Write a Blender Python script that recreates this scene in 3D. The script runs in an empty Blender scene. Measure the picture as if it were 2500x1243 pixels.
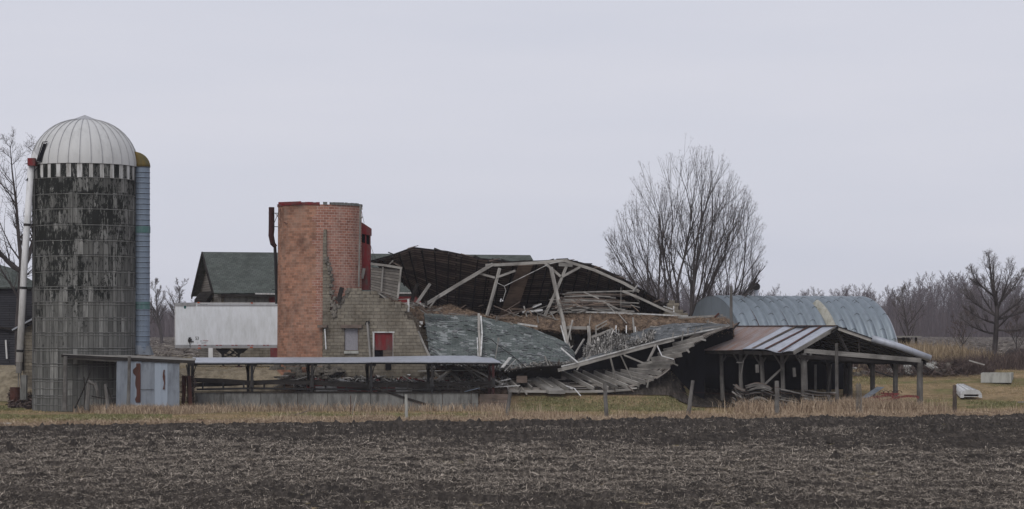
import bpy, math, random
import numpy as np
from mathutils import Vector, Matrix
R = math.radians
rnd = random.Random(7)
S = bpy.context.scene
COL = S.collection

# ------------------------------------------------------------------ camera, sky, sun
F, CX, HY, CH = 5160.0, 1250.0, 800.0, 4.65
cam = bpy.data.cameras.new('camera'); camo = bpy.data.objects.new('camera', cam); COL.objects.link(camo)
camo.location = (0, 0, CH); camo.rotation_euler = (R(90), 0, 0)
cam.sensor_width = 36; cam.lens = F/2500*36; cam.shift_y = (HY-621.5)/2500; cam.clip_end = 6000; cam.clip_start = .5
S.camera = camo
SUN_EL, SUN_AZ = 42, 200          # azimuth measured from +Y, clockwise: behind the camera
W = bpy.data.worlds.new("World"); S.world = W; W.use_nodes = True
nt = W.node_tree; nt.nodes.clear()
wo = nt.nodes.new('ShaderNodeOutputWorld'); bg = nt.nodes.new('ShaderNodeBackground')
sky = nt.nodes.new('ShaderNodeTexSky'); sky.sky_type = 'NISHITA'; sky.sun_disc = False
sky.sun_elevation = R(SUN_EL); sky.sun_rotation = R(SUN_AZ); sky.dust_density = 3
tc = nt.nodes.new('ShaderNodeTexCoord'); mp = nt.nodes.new('ShaderNodeMapping'); mp.inputs['Scale'].default_value = (1, 1, 7); mp.inputs['Rotation'].default_value = (0, .12, 0)
nz = nt.nodes.new('ShaderNodeTexNoise'); nz.inputs['Scale'].default_value = 2.2; nz.inputs['Detail'].default_value = 4
rp = nt.nodes.new('ShaderNodeValToRGB')
rp.color_ramp.elements[0].position = .3; rp.color_ramp.elements[0].color = (.60, .625, .72, 1)
rp.color_ramp.elements[1].position = .7; rp.color_ramp.elements[1].color = (.69, .695, .77, 1)
ml = nt.nodes.new('ShaderNodeVectorMath'); ml.operation = 'SCALE'; ml.inputs['Scale'].default_value = 10.0
mx = nt.nodes.new('ShaderNodeMix'); mx.data_type = 'RGBA'; mx.inputs[0].default_value = .96
nt.links.new(tc.outputs['Generated'], mp.inputs[0]); nt.links.new(mp.outputs[0], nz.inputs['Vector'])
nt.links.new(nz.outputs['Fac'], rp.inputs[0]); nt.links.new(rp.outputs[0], ml.inputs[0])
nt.links.new(sky.outputs[0], mx.inputs[6]); nt.links.new(ml.outputs[0], mx.inputs[7])
nt.links.new(mx.outputs[2], bg.inputs[0]); bg.inputs[1].default_value = .1; nt.links.new(bg.outputs[0], wo.inputs[0])
sd = bpy.data.lights.new('sun', 'SUN'); sd.energy = 1.3; sd.angle = R(35); sd.color = (1, .97, .93)
so = bpy.data.objects.new('sun', sd); COL.objects.link(so)
az = R(SUN_AZ); el = R(SUN_EL)
sdir = Vector((math.sin(az)*math.cos(el), math.cos(az)*math.cos(el), math.sin(el)))
so.rotation_euler = sdir.to_track_quat('Z', 'Y').to_euler()
S.view_settings.view_transform = 'Standard'; S.view_settings.look = 'None'; S.view_settings.exposure = 0; S.view_settings.gamma = 1
S.cycles.volume_bounces = 1; S.cycles.max_bounces = 6

# ------------------------------------------------------------------ helpers
def P(px, py, D):
    return Vector(((px-CX)*D/F, D, CH+(HY-py)*D/F))
def sm(t): t = np.clip(t, 0, 1); return t*t*(3-2*t)
def gz(x, y):
    k = sm((np.asarray(x, float)-9)/3.5)
    a = 121+3*k; b = 127+13*k
    return 2.1*sm((np.asarray(y, float)-a)/(b-a))
def G(x, y): return float(gz(x, y))

class G_:
    def __init__(s, name, rough=.85, metal=0.0, spec=.3):
        s.m = bpy.data.materials.new(name); s.m.use_nodes = True; s.nt = s.m.node_tree
        s.b = s.nt.nodes['Principled BSDF']; s.b.inputs['Roughness'].default_value = rough
        s.b.inputs['Metallic'].default_value = metal; s.b.inputs['Specular IOR Level'].default_value = 0.0 if rough >= .85 else .12 if rough > .65 else spec
    def n(s, t, ins=None, **pr):
        nd = s.nt.nodes.new('ShaderNode'+t)
        for k, v in pr.items(): setattr(nd, k, v)
        for k, v in (ins or {}).items(): s.set(nd.inputs[k], v)
        return nd
    def set(s, sock, v):
        if isinstance(v, bpy.types.NodeSocket): s.nt.links.new(v, sock)
        elif isinstance(v, (tuple, list)) and len(v) == 3 and sock.type == 'RGBA': sock.default_value = (*v, 1)
        else: sock.default_value = v
    def vec(s, kind='UV', scale=(1, 1, 1), rot=(0, 0, 0), loc=(0, 0, 0)):
        t = s.n('TexCoord') if kind != 'World' else s.n('NewGeometry')
        o = t.outputs[kind] if kind != 'World' else t.outputs['Position']
        return s.n('Mapping', {0: o, 'Scale': scale, 'Rotation': rot, 'Location': loc}).outputs[0]
    def noise(s, v, sc=1, det=5, rg=.6): return s.n('TexNoise', {'Vector': v, 'Scale': sc, 'Detail': det, 'Roughness': rg}).outputs['Fac']
    def ramp(s, f, *st):
        nd = s.n('ValToRGB', {0: f}); cr = nd.color_ramp
        while len(cr.elements) < len(st): cr.elements.new(.5)
        for e, (p, c) in zip(cr.elements, st):
            e.position = p; e.color = (*c, 1) if isinstance(c, tuple) else (c, c, c, 1)
        return nd.outputs[0]
    def mix(s, f, a, b, mode='MIX'):
        nd = s.n('Mix', data_type='RGBA', blend_type=mode); s.set(nd.inputs[0], f); s.set(nd.inputs[6], a); s.set(nd.inputs[7], b)
        return nd.outputs[2]
    def math(s, op, a, b=0.0): 
        nd = s.n('Math', operation=op); s.set(nd.inputs[0], a); s.set(nd.inputs[1], b); return nd.outputs[0]
    def out(s, c, h=None, st=.5, dist=.02):
        s.set(s.b.inputs['Base Color'], c)
        if h is not None:
            s.set(s.b.inputs['Normal'], s.n('Bump', {'Strength': st, 'Distance': dist, 'Height': h}).outputs[0])
        return s.m

def wood(name, c1, c2, c3, grain=14, st=.6):
    g = G_(name, .9)
    n1 = g.noise(g.vec('UV', (.8, grain, 1)), 1, 6, .7)
    n2 = g.noise(g.vec('World', (1, 1, 1)), .9, 4)
    c = g.ramp(n1, (.3, c1), (.7, c2))
    c = g.mix(g.ramp(n2, (.42, 0.), (.68, .8)), c, c3)
    return g.out(c, n1, st, .02)
def painted(name, c, c2, worn=.35, rough=.6, metal=0., sc=1.5, streak=True):
    g = G_(name, rough, metal)
    n1 = g.noise(g.vec('World', (1, 1, .25 if streak else 1)), sc*2, 6, .7)
    n2 = g.noise(g.vec('World'), .5, 3)
    f = g.ramp(g.math('ADD', n1, g.math('MULTIPLY', n2, .3)), (.75-worn*.4, 0.), (.95-worn*.3, 1.))
    return g.out(g.mix(f, c, c2), n1, .15, .01)
def bricks(name, w, h, ca, cb, mortar, msize=.012, dark=(.05, .045, .04), dk=(.5, .72), bump=.6, off=.5, rough_n=.0, swap=False, lite=None, bias=0., pale=None):
    g = G_(name, .92)
    v = g.vec('UV', (1, 1, 1), (0, 0, R(90) if swap else 0))
    if rough_n:
        nn = g.n('TexNoise', {'Vector': g.vec('UV'), 'Scale': 6.0, 'Detail': 3}).outputs['Color']
        dv = g.n('VectorMath', {0: nn, 1: (.5, .5, .5)}, operation='SUBTRACT').outputs[0]
        dv = g.n('VectorMath', {0: dv, 'Scale': rough_n}, operation='SCALE').outputs[0]
        v = g.n('VectorMath', {0: v, 1: dv}, operation='ADD').outputs[0]
    b = g.n('TexBrick', {'Vector': v, 'Color1': ca, 'Color2': cb, 'Mortar': mortar, 'Scale': 1.0, 'Mortar Size': msize,
                         'Mortar Smooth': .3, 'Bias': bias, 'Brick Width': w, 'Row Height': h}, offset=off)
    n1 = g.noise(g.vec('World'), .8, 6, .65); n2 = g.noise(g.vec('World'), 6, 4, .7)
    c = g.mix(g.ramp(n2, (.3, .0), (.75, .45)), b.outputs['Color'], dark)
    c = g.mix(g.ramp(n1, (dk[0], 0.), (dk[1], .7)), c, dark)
    if pale:
        n4 = g.noise(g.vec('World', (1, 1, .35), loc=(4, 1, 7)), 1.7, 6, .75)
        c = g.mix(g.ramp(n4, (.45, 0.), (.70, .65)), c, pale)
    if lite:
        n3 = g.noise(g.vec('World', (1, 1, 2.2), loc=(9, 3, 4)), 1.1, 4)
        fl = g.n('VectorMath', {0: g.vec('UV', (1/w*.5, 1/h, 0))}, operation='FLOOR').outputs[0]
        wn = g.n('TexWhiteNoise', {'Vector': fl}, noise_dimensions='2D').outputs[0]
        c = g.mix(g.ramp(g.math('ADD', n3, g.math('MULTIPLY', wn, .28)), (.76, 0.), (.78, .7)), c, lite)
    hh = g.math('ADD', g.math('MULTIPLY', b.outputs['Fac'], -1.0), g.math('MULTIPLY', n2, .5))
    return g.out(c, hh, bump, .03)

M = {}
M['pale'] = wood('weathered_timber', (.22, .207, .19), (.44, .42, .385), (.14, .13, .118))
M['grey'] = wood('grey_board', (.15, .142, .132), (.34, .325, .30), (.085, .08, .073))
M['brown'] = wood('brown_board', (.09, .07, .058), (.21, .165, .14), (.05, .042, .036))
M['patchw'] = wood('bare_brown_boards', (.16, .115, .09), (.34, .26, .20), (.10, .075, .06), 6)
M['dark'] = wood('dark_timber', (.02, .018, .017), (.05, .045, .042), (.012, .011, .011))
M['under'] = wood('roof_underside_boards', (.025, .019, .016), (.075, .06, .05), (.012, .010, .010), 5)
M['post'] = wood('old_post', (.08, .076, .072), (.23, .22, .205), (.045, .04, .037), 20, 1)
M['redw'] = painted('red_painted_wood', (.17, .022, .025), (.10, .07, .065), .45, .8)
M['redd'] = painted('dark_red_metal', (.10, .018, .022), (.05, .025, .022), .4, .6)
M['white'] = painted('white_painted', (.62, .62, .62), (.40, .40, .39), .3, .5)
M['dome'] = painted('dome_sheet', (.50, .50, .49), (.42, .42, .41), .3, .5)
M['whitew'] = painted('white_painted_board', (.55, .55, .54), (.25, .24, .22), .5, .8)
M['trailer'] = painted('trailer_panel', (.76, .785, .82), (.62, .64, .65), .5, .4)
M['rail'] = painted('aluminium_rail', (.36, .36, .37), (.25, .25, .25), .3, .45, .3)
M['black'] = painted('black_iron', (.012, .012, .013), (.03, .024, .02), .3, .6)
M['maroon'] = painted('rust_maroon_iron', (.05, .018, .018), (.025, .015, .014), .4, .7)
M['rust'] = painted('rusty_iron', (.085, .036, .027), (.05, .03, .024), .4, .8)
M['red'] = painted('red_paint', (.17, .035, .032), (.08, .035, .03), .4, .6)
M['galv'] = painted('galvanised_tin', (.215, .24, .272), (.13, .145, .17), .45, .5, .25)
M['tin'] = painted('dull_tin', (.38, .40, .45), (.27, .285, .31), .4, .5, .2)
M['quon'] = painted('quonset_steel', (.20, .235, .265), (.165, .192, .218), .35, .45, .3)
M['blue'] = painted('blue_grey_steel', (.175, .215, .27), (.135, .165, .205), .3, .5, .1)
M['olive'] = painted('olive_stained_steel', (.15, .10, .025), (.09, .08, .04), .5, .7)
M['teal'] = painted('teal_band', (.07, .15, .14), (.11, .17, .18), .4, .6)
M['conc'] = painted('grey_concrete', (.20, .20, .19), (.09, .088, .082), .5, .95)
M['concl'] = painted('pale_concrete', (.38, .38, .35), (.22, .22, .2), .4, .95)
M['osb'] = painted('grey_board_panel', (.27, .26, .28), (.20, .20, .21), .4, .9, 0, 8, False)
M['stone'] = painted('field_stone', (.20, .18, .155), (.08, .075, .065), .5, .95, 0, 3, False)
M['fibre'] = painted('yellowed_panel', (.36, .35, .30), (.20, .19, .15), .4, .6)
M['bark'] = wood('bark', (.038, .033, .033), (.11, .097, .094), (.028, .025, .025), 10, 1)
M['shade_black'] = painted('painted_interior_shade', (.010, .010, .013), (.016, .016, .019), .3, 1)  # near-black colour painted in place of deep shade in openings and interiors
M['mark'] = painted('marking_black', (.015, .015, .015), (.02, .02, .02), .3, .6)
M['markr'] = painted('marking_red', (.25, .012, .018), (.2, .01, .015), .3, .5)
M['markg'] = painted('marking_green', (.01, .09, .08), (.01, .08, .07), .3, .5)
M['orange'] = painted('orange_lamp', (.5, .09, .03), (.3, .06, .02), .3, .4)
M['brick'] = bricks('orange_brick', .33, .155, (.46, .235, .155), (.22, .115, .08), (.38, .27, .20), .010, (.11, .06, .045), (.50, .70), .4, bias=-.1, pale=(.33, .235, .185))
M['brickp'] = bricks('pink_brick', .33, .155, (.42, .20, .145), (.25, .115, .085), (.52, .42, .36), .013, (.13, .07, .055), (.55, .75), .4, pale=(.42, .31, .26))
M['block'] = bricks('rock_face_block', .42, .20, (.27, .24, .19), (.165, .148, .12), (.13, .117, .095), .013, (.075, .062, .048), (.42, .66), 1., rough_n=.04, pale=(.27, .245, .20))
M['blockd'] = bricks('brown_block', .42, .20, (.16, .135, .105), (.10, .085, .07), (.06, .05, .042), .012, (.04, .034, .028), (.45, .7), .8, rough_n=.02)
M['shing'] = bricks('green_grey_shingle', .32, .11, (.17, .188, .18), (.115, .132, .127), (.045, .055, .055), .008, (.045, .055, .052), (.5, .72), .8, rough_n=.05, lite=(.29, .305, .305))
M['shingg'] = bricks('grey_shingle', .32, .13, (.20, .21, .22), (.11, .12, .125), (.05, .055, .055), .010, (.07, .07, .07), (.5, .72), .8, rough_n=.06, lite=(.26, .26, .26))
M['roofg'] = bricks('old_green_roof', .3, .22, (.125, .137, .127), (.085, .097, .088), (.035, .042, .038), .015, (.045, .05, .045), (.45, .7), .6, lite=(.095, .108, .098))
M['siding'] = bricks('dark_lap_siding', 4., .16, (.062, .062, .07), (.045, .045, .052), (.015, .015, .018), .02, (.025, .025, .028), (.45, .7), .8)
M['lap'] = bricks('weathered_plank_wall', 5., .17, (.27, .25, .22), (.17, .155, .14), (.035, .032, .03), .014, (.06, .055, .05), (.5, .75), .8)
M['deck'] = bricks('weathered_deck_boards', 3.2, .16, (.19, .17, .15), (.09, .078, .07), (.02, .018, .017), .02, (.07, .06, .055), (.5, .72), .8)
M['deckb'] = wood('deck_board', (.12, .105, .092), (.34, .31, .28), (.07, .06, .053), 10)
M['undb'] = bricks('dark_roof_boards', 4.0, .25, (.33, .265, .225), (.11, .088, .076), (.008, .007, .007), .035, (.03, .025, .026), (.45, .66), .8)
# corrugated rusty roof
def corr(name, c, c2, c3, pitch=.08):
    g = G_(name, .6, .15)
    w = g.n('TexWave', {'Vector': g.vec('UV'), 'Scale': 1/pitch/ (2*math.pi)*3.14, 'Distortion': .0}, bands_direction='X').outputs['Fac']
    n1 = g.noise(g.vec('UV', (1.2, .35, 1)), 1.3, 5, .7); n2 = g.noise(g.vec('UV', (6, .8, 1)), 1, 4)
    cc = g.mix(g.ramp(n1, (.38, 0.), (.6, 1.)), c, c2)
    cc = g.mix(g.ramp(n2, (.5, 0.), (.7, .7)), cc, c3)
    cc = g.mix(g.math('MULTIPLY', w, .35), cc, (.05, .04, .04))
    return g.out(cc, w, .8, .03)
M['rustroof'] = corr('rusty_corrugated', (.36, .33, .33), (.32, .20, .155), (.20, .095, .062))
# concrete staves with lichen, mapped by UV in metres
g = G_('concrete_staves', .95)
v = g.vec('UV', (1, 1, 1), (0, 0, R(90)))
b = g.n('TexBrick', {'Vector': v, 'Color1': (.13, .13, .121), 'Color2': (.33, .328, .31), 'Mortar': (.02, .02, .019), 'Scale': 1.0, 'Mortar Size': .013,
                     'Mortar Smooth': .3, 'Bias': -.1, 'Brick Width': .87, 'Row Height': .285}, offset=.0)
st = g.noise(g.vec('UV', (7, .55, 1)), 1.0, 6, .7)
sepv = g.n('SeparateXYZ', {0: g.vec('UV')}).outputs
big = g.noise(g.vec('UV', (.9, .5, 1), loc=(3, 1, 0)), 1, 3)
fine = g.noise(g.vec('UV', (7, 1.9, 1)), 1.2, 7, .78)
hgt = g.n('MapRange', {0: sepv[1], 1: 1.0, 2: 9.0, 3: -.17, 4: .10}).outputs[0]
colr = g.n('TexWhiteNoise', {'Vector': g.n('VectorMath', {0: g.n('VectorMath', {0: g.vec('UV', (1/.285, 1/.87, 0)), 1: (0, 0, 0)}, operation='ADD').outputs[0]}, operation='FLOOR').outputs[0]}, noise_dimensions='2D').outputs[0]
lich = g.ramp(g.math('ADD', g.math('ADD', g.math('ADD', fine, g.math('MULTIPLY', big, .55)), hgt), g.math('ADD', g.math('MULTIPLY', colr, .07), g.n('MapRange', {0: sepv[0], 1: 9.2, 2: 18.3, 3: .05, 4: -.08}).outputs[0])), (.862, 0.), (.89, 1.))
c = g.mix(g.ramp(colr, (.0, 0.), (1., .55)), b.outputs['Color'], (.07, .07, .066))
c = g.mix(g.ramp(st, (.4, 0.), (.65, .75)), c, (.055, .055, .052))
c = g.mix(g.math('MULTIPLY', lich, .92), c, (.012, .0135, .012))
run = g.noise(g.vec('UV', (9, .16, 1), loc=(2, 7, 0)), 1, 5, .7)
c = g.mix(g.ramp(run, (.55, 0.), (.68, .8)), c, (.03, .03, .028))
wh = g.ramp(g.noise(g.vec('UV', (12, .9, 1), loc=(5, 5, 0)), 1, 4), (.70, 0.), (.76, .7))
c = g.mix(wh, c, (.42, .42, .41))
M['stave'] = g.out(c, g.math('ADD', g.math('MULTIPLY', b.outputs['Fac'], -1.), g.math('MULTIPLY', fine, .4)), .5, .02)
# galvanised panel with rust
g = G_('rust_streaked_tin', .55, .2)
n1 = g.noise(g.vec('World', (3, 3, .5)), 1, 5); n2 = g.noise(g.vec('World', (2, 2, .25), loc=(2.3, 0, 1)), 1.1, 6, .75)
c = g.mix(n1, (.24, .285, .34), (.36, .40, .46))
M['rusttin'] = g.out(g.mix(g.ramp(n2, (.60, 0.), (.68, .9)), c, (.14, .06, .035)), n1, .2, .02)
# soils and grasses
g = G_('plowed_soil', 1)
a = g.noise(g.vec('World', (.25, .12, 1)), 1, 4); f = g.noise(g.vec('World'), 9, 6, .75)
M['soil'] = g.out(g.mix(g.ramp(g.noise(g.vec('World', (4.5, .7, 1)), 1, 6, .8), (.46, 0.), (.66, .8)), g.mix(f, g.mix(g.ramp(a, (.4, 0.), (.6, 1.)), (.012, .0118, .0115), (.026, .023, .0205)), (.055, .047, .041)), (.12, .103, .088)), f, 1, .05)
g = G_('far_soil', 1)
a = g.noise(g.vec('World', (.12, .03, 1)), 1, 4); f = g.noise(g.vec('World', (1.4, .35, 1)), 1, 6, .75)
M['fsoil'] = g.out(g.mix(g.ramp(f, (.4, 0.), (.65, 1.)), g.mix(a, (.05, .042, .04), (.075, .063, .056)), (.17, .15, .13)), f, 1, .1)
g = G_('lawn', 1)
a = g.noise(g.vec('World', (.12, .28, 1)), 1, 5, .6); f = g.noise(g.vec('World', (1, .6, 1)), 3, 6, .7)
a2 = g.noise(g.vec('World', (.5, 1.3, 1)), 1, 6, .75)
c = g.ramp(a, (.36, (.36, .26, .16)), (.50, (.27, .20, .115)), (.57, (.14, .145, .06)), (.64, (.31, .225, .135)))
c = g.mix(g.ramp(a2, (.45, 0.), (.62, .6)), c, (.16, .125, .075))
M['lawn'] = g.out(g.mix(g.ramp(f, (.3, .55), (.7, 0.)), c, (.07, .058, .035)), f, .8, .04)
g = G_('gravel_yard', 1)
f = g.noise(g.vec('World', (1, .5, 1)), 2, 6, .7)
M['yard'] = g.out(g.ramp(f, (.35, (.12, .10, .07)), (.6, (.27, .23, .165))), f, .6, .04)
def tinted(name, c1, c2, c3=None):
    g = G_(name, .95); at = g.n('Attribute', attribute_name='tint').outputs['Fac']
    cc = g.mix(at, c1, c2)
    return g.out(cc)
M['residue'] = tinted('corn_residue', (.075, .064, .053), (.62, .54, .45))
M['residued'] = tinted('far_residue', (.06, .05, .045), (.30, .27, .23))
M['drygrass'] = tinted('dry_grass', (.15, .10, .068), (.54, .43, .31))
M['reed'] = tinted('tall_dry_grass', (.17, .125, .08), (.38, .30, .20))
M['lawnb'] = tinted('lawn_blades', (.17, .145, .065), (.46, .34, .21))
M['hay'] = tinted('old_hay', (.10, .072, .055), (.46, .34, .24))
M['twig'] = tinted('twigs', (.08, .070, .070), (.19, .168, .162))
M['wtwig'] = tinted('hazed_wood_twigs', (.075, .060, .066), (.15, .122, .128))  # mauve tone carries part of the distance haze in the twig colour
M['shard'] = tinted('shingle_shards', (.07, .068, .064), (.50, .48, .45))
M['brush'] = tinted('brush_twigs', (.06, .045, .042), (.17, .13, .115))
g = G_('haydirt', 1); f = g.noise(g.vec('World'), 3, 6, .75)
M['haybase'] = g.out(g.ramp(f, (.38, (.06, .044, .036)), (.62, (.24, .175, .125))), f, 1, .08)

def props(o, label=None, cat=None, group=None, kind=None):
    if label: o['label'] = label
    if cat: o['category'] = cat
    if group: o['group'] = group
    if kind: o['kind'] = kind
    return o
def thing(name, loc, label, cat, group=None):
    o = bpy.data.objects.new(name, None); o.location = loc; o.empty_display_size = .2; COL.objects.link(o)
    o['_o'] = list(loc)
    return props(o, label, cat, group)
def origin(o):
    while o.parent: o = o.parent
    return Vector(o.location)

class MB:
    def __init__(s): s.v = []; s.f = []; s.uv = []; s.mi = []
    def face(s, pts, uvs=None, m=0):
        pts = [Vector(p) for p in pts]; i = len(s.v); s.v += pts; s.f.append(list(range(i, i+len(pts))))
        if uvs is None:
            n = Vector((0, 0, 0)); k = len(pts)
            for a in range(k): n += pts[a].cross(pts[(a+1) % k])
            n = n.normalized() if n.length > 1e-9 else Vector((0, 0, 1))
            u = Vector((0, 0, 1)).cross(n)
            u = u.normalized() if u.length > .05 else Vector((1, 0, 0))
            w = n.cross(u); uvs = [(p.dot(u), p.dot(w)) for p in pts]
        s.uv += uvs; s.mi.append(m); return s
    def beam(s, a, b, w, h=None, up=(0, 0, 1), m=0, tp=1., o=None):
        a = Vector(a); b = Vector(b); h = h or w; d = b-a; L = d.length
        if L < 1e-6: return s
        d /= L; sd_ = d.cross(Vector(up))
        if sd_.length < .05: sd_ = d.cross(Vector((0, 1, 0)))
        sd_.normalize(); u = sd_.cross(d)
        def ring(p, k): return [p+sd_*(x*w*k/2)+u*(y*h*k/2) for x, y in ((-1, -1), (1, -1), (1, 1), (-1, 1))]
        A = ring(a, 1); B = ring(b, tp); o = rnd.uniform(0, 40) if o is None else o; q = o
        for i in range(4):
            j = (i+1) % 4; wd = w if i % 2 == 0 else h
            s.face([A[i], B[i], B[j], A[j]][::-1], [(o, q), (o+L, q), (o+L, q+wd), (o, q+wd)][::-1], m); q += wd
        s.face(A, [(o+.1*i, o+.05*(i % 2)) for i in range(4)], m); s.face(B[::-1], [(o+.1*i, o+.05*(i % 2)) for i in range(4)], m)
        return s
    def box(s, c, sz, rz=0, m=0):
        c = Vector(c); x = Vector((math.cos(rz), math.sin(rz), 0))*sz[0]/2; y = Vector((-math.sin(rz), math.cos(rz), 0))*sz[1]/2; z = Vector((0, 0, sz[2]/2))
        q = [[-1, -1, -1], [1, -1, -1], [1, 1, -1], [-1, 1, -1], [-1, -1, 1], [1, -1, 1], [1, 1, 1], [-1, 1, 1]]
        p = [c+x*a+y*b_+z*e for a, b_, e in q]
        for f in ((0, 1, 5, 4), (1, 2, 6, 5), (2, 3, 7, 6), (3, 0, 4, 7), (4, 5, 6, 7), (3, 2, 1, 0)): s.face([p[i] for i in f], None, m)
        return s
    def tube(s, path, rad, n=6, m=0, cap=True, us=1.):
        path = [Vector(p) for p in path]; 
        if not hasattr(rad, '__len__'): rad = [rad]*len(path)
        rings = []; t0 = (path[1]-path[0]).normalized(); ref = Vector((1, 0, 0)) if abs(t0.x) < .8 else Vector((0, 1, 0))
        L = [0.]
        for i, p in enumerate(path):
            t = (path[min(i+1, len(path)-1)]-path[max(i-1, 0)]).normalized()
            a = t.cross(ref).normalized(); b_ = a.cross(t)
            rings.append([p+(a*math.cos(k*2*math.pi/n)+b_*math.sin(k*2*math.pi/n))*rad[i] for k in range(n)])
            if i: L.append(L[-1]+(p-path[i-1]).length)
        o = rnd.uniform(0, 20)
        for i in range(len(path)-1):
            for k in range(n):
                k2 = (k+1) % n; c = 2*math.pi*max(rad)*us/n
                s.face([rings[i][k], rings[i+1][k], rings[i+1][k2], rings[i][k2]], [(o+L[i], c*k), (o+L[i+1], c*k), (o+L[i+1], c*(k+1)), (o+L[i], c*(k+1))], m)
        if cap:
            s.face(rings[0], None, m); s.face(rings[-1][::-1], None, m)
        return s
    def grid(s, fn, nu, nv, m=0, uvs=None):
        P_ = [[Vector(fn(i/nu, j/nv)) for j in range(nv+1)] for i in range(nu+1)]
        Lu = [0.]; Lv = [0.]
        for i in range(nu): Lu.append(Lu[-1]+(P_[i+1][nv//2]-P_[i][nv//2]).length)
        for j in range(nv): Lv.append(Lv[-1]+(P_[nu//2][j+1]-P_[nu//2][j]).length)
        for i in range(nu):
            for j in range(nv):
                s.face([P_[i][j], P_[i+1][j], P_[i+1][j+1], P_[i][j+1]], [(Lu[i], Lv[j]), (Lu[i+1], Lv[j]), (Lu[i+1], Lv[j+1]), (Lu[i], Lv[j+1])], m)
        return s
    def build(s, name, mat, parent=None, smooth=False, solid=0, org=None):
        me = bpy.data.meshes.new(name)
        o0 = origin(parent) if parent else Vector(org) if org is not None else s.base()
        me.from_pydata([p-o0 for p in s.v], [], s.f)
        ul = me.uv_layers.new(name='UVMap'); ul.data.foreach_set('uv', np.array(s.uv, 'f').ravel())
        ms = mat if isinstance(mat, list) else [mat]
        for q in ms: me.materials.append(M[q])
        if len(ms) > 1: me.polygons.foreach_set('material_index', s.mi)
        if smooth: me.polygons.foreach_set('use_smooth', [True]*len(me.polygons))
        ob = bpy.data.objects.new(name, me); COL.objects.link(ob)
        if smooth or solid:
            import bmesh
            bm = bmesh.new(); bm.from_mesh(me); bmesh.ops.remove_doubles(bm, verts=bm.verts, dist=1e-4); bm.to_mesh(me); bm.free()
        if solid:
            md = ob.modifiers.new('thick', 'SOLIDIFY'); md.thickness = solid; md.offset = 0
        if parent: ob.parent = parent
        else: ob.location = o0
        return ob
    def base(s):
        a = np.array([tuple(p) for p in s.v]); return Vector(((a[:, 0].min()+a[:, 0].max())/2, (a[:, 1].min()+a[:, 1].max())/2, a[:, 2].min()))

def fast(name, V, T, mat, tint=None, parent=None, smooth=False):
    """triangles/quads from numpy arrays"""
    V = np.asarray(V, 'f'); T = np.asarray(T, 'i'); k = T.shape[1]
    me = bpy.data.meshes.new(name); me.vertices.add(len(V)); me.loops.add(T.size); me.polygons.add(len(T))
    if parent is not None: V = V-np.array(origin(parent), 'f')
    me.vertices.foreach_set('co', V.ravel()); me.loops.foreach_set('vertex_index', T.ravel())
    me.polygons.foreach_set('loop_start', np.arange(0, T.size, k, dtype='i')); me.polygons.foreach_set('loop_total', np.full(len(T), k, 'i'))
    if smooth: me.polygons.foreach_set('use_smooth', np.ones(len(T), bool))
    me.update(calc_edges=True); me.materials.append(M[mat])
    if tint is not None:
        at = me.attributes.new('tint', 'FLOAT', 'POINT'); at.data.foreach_set('value', np.asarray(tint, 'f'))
    o = bpy.data.objects.new(name, me); COL.objects.link(o)
    if parent is not None: o.parent = parent
    return o
def blades(rs, x, y, z, h, w, lean=.4, face=True):
    """bent blades: 2 triangles-ish (quad + tip) each; returns V,T,tint"""
    n = len(x); a = rs.uniform(0, 2*np.pi, n); l = h*lean*rs.uniform(.2, 1.6, n)
    dx = np.cos(a)*l; dy = np.sin(a)*l; b = rs.uniform(-.6, .6, n)
    wx = np.cos(b)*w; wy = np.sin(b)*w
    V = np.empty((n, 5, 3)); hh = h*rs.uniform(.6, 1.1, n)
    V[:, 0] = np.stack([x-wx, y-wy, z], 1); V[:, 1] = np.stack([x+wx, y+wy, z], 1)
    V[:, 2] = np.stack([x+dx*.35+wx*.7, y+dy*.35+wy*.7, z+hh*.6], 1); V[:, 3] = np.stack([x+dx*.35-wx*.7, y+dy*.35-wy*.7, z+hh*.6], 1)
    V[:, 4] = np.stack([x+dx, y+dy, z+hh*rs.uniform(.75, 1, n)], 1)
    i = np.arange(n)[:, None]*5
    T = np.concatenate([i+[0, 1, 2], i+[0, 2, 3], i+[3, 2, 4]], 0)
    return V.reshape(-1, 3), T, np.repeat(rs.uniform(0, 1, n)**1.2, 5)
def sticks(rs, c, L, w, flat=.25):
    """random thin straws lying about: one quad each, crossing flat ribbons"""
    n = len(c); a = rs.uniform(0, 2*np.pi, n); e = rs.normal(0, flat, n)
    d = np.stack([np.cos(a)*np.cos(e), np.sin(a)*np.cos(e), np.sin(e)], 1)*L[:, None]/2
    u = np.stack([-np.sin(a), np.cos(a), rs.uniform(-1, 1, n)], 1); u /= np.linalg.norm(u, axis=1)[:, None]; u *= w[:, None]/2
    V = np.stack([c-d-u, c+d-u*.6, c+d+u*.6, c-d+u], 1).reshape(-1, 3)
    T = np.arange(n)[:, None]*4+np.array([0, 1, 2, 3]); return V, T, np.repeat(rs.uniform(0, 1, n)**1.3, 4)
def vnoise(x, y, seed, sc):
    rs = np.random.RandomState(seed); N = 256; g = rs.rand(N, N)
    x = x*sc; y = y*sc; xi = np.floor(x).astype(int); yi = np.floor(y).astype(int); fx = x-xi; fy = y-yi
    fx = fx*fx*(3-2*fx); fy = fy*fy*(3-2*fy); q = lambda a, b: g[a % N, b % N]
    return (q(xi, yi)*(1-fx)+q(xi+1, yi)*fx)*(1-fy)+(q(xi, yi+1)*(1-fx)+q(xi+1, yi+1)*fx)*fy-.5
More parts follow.
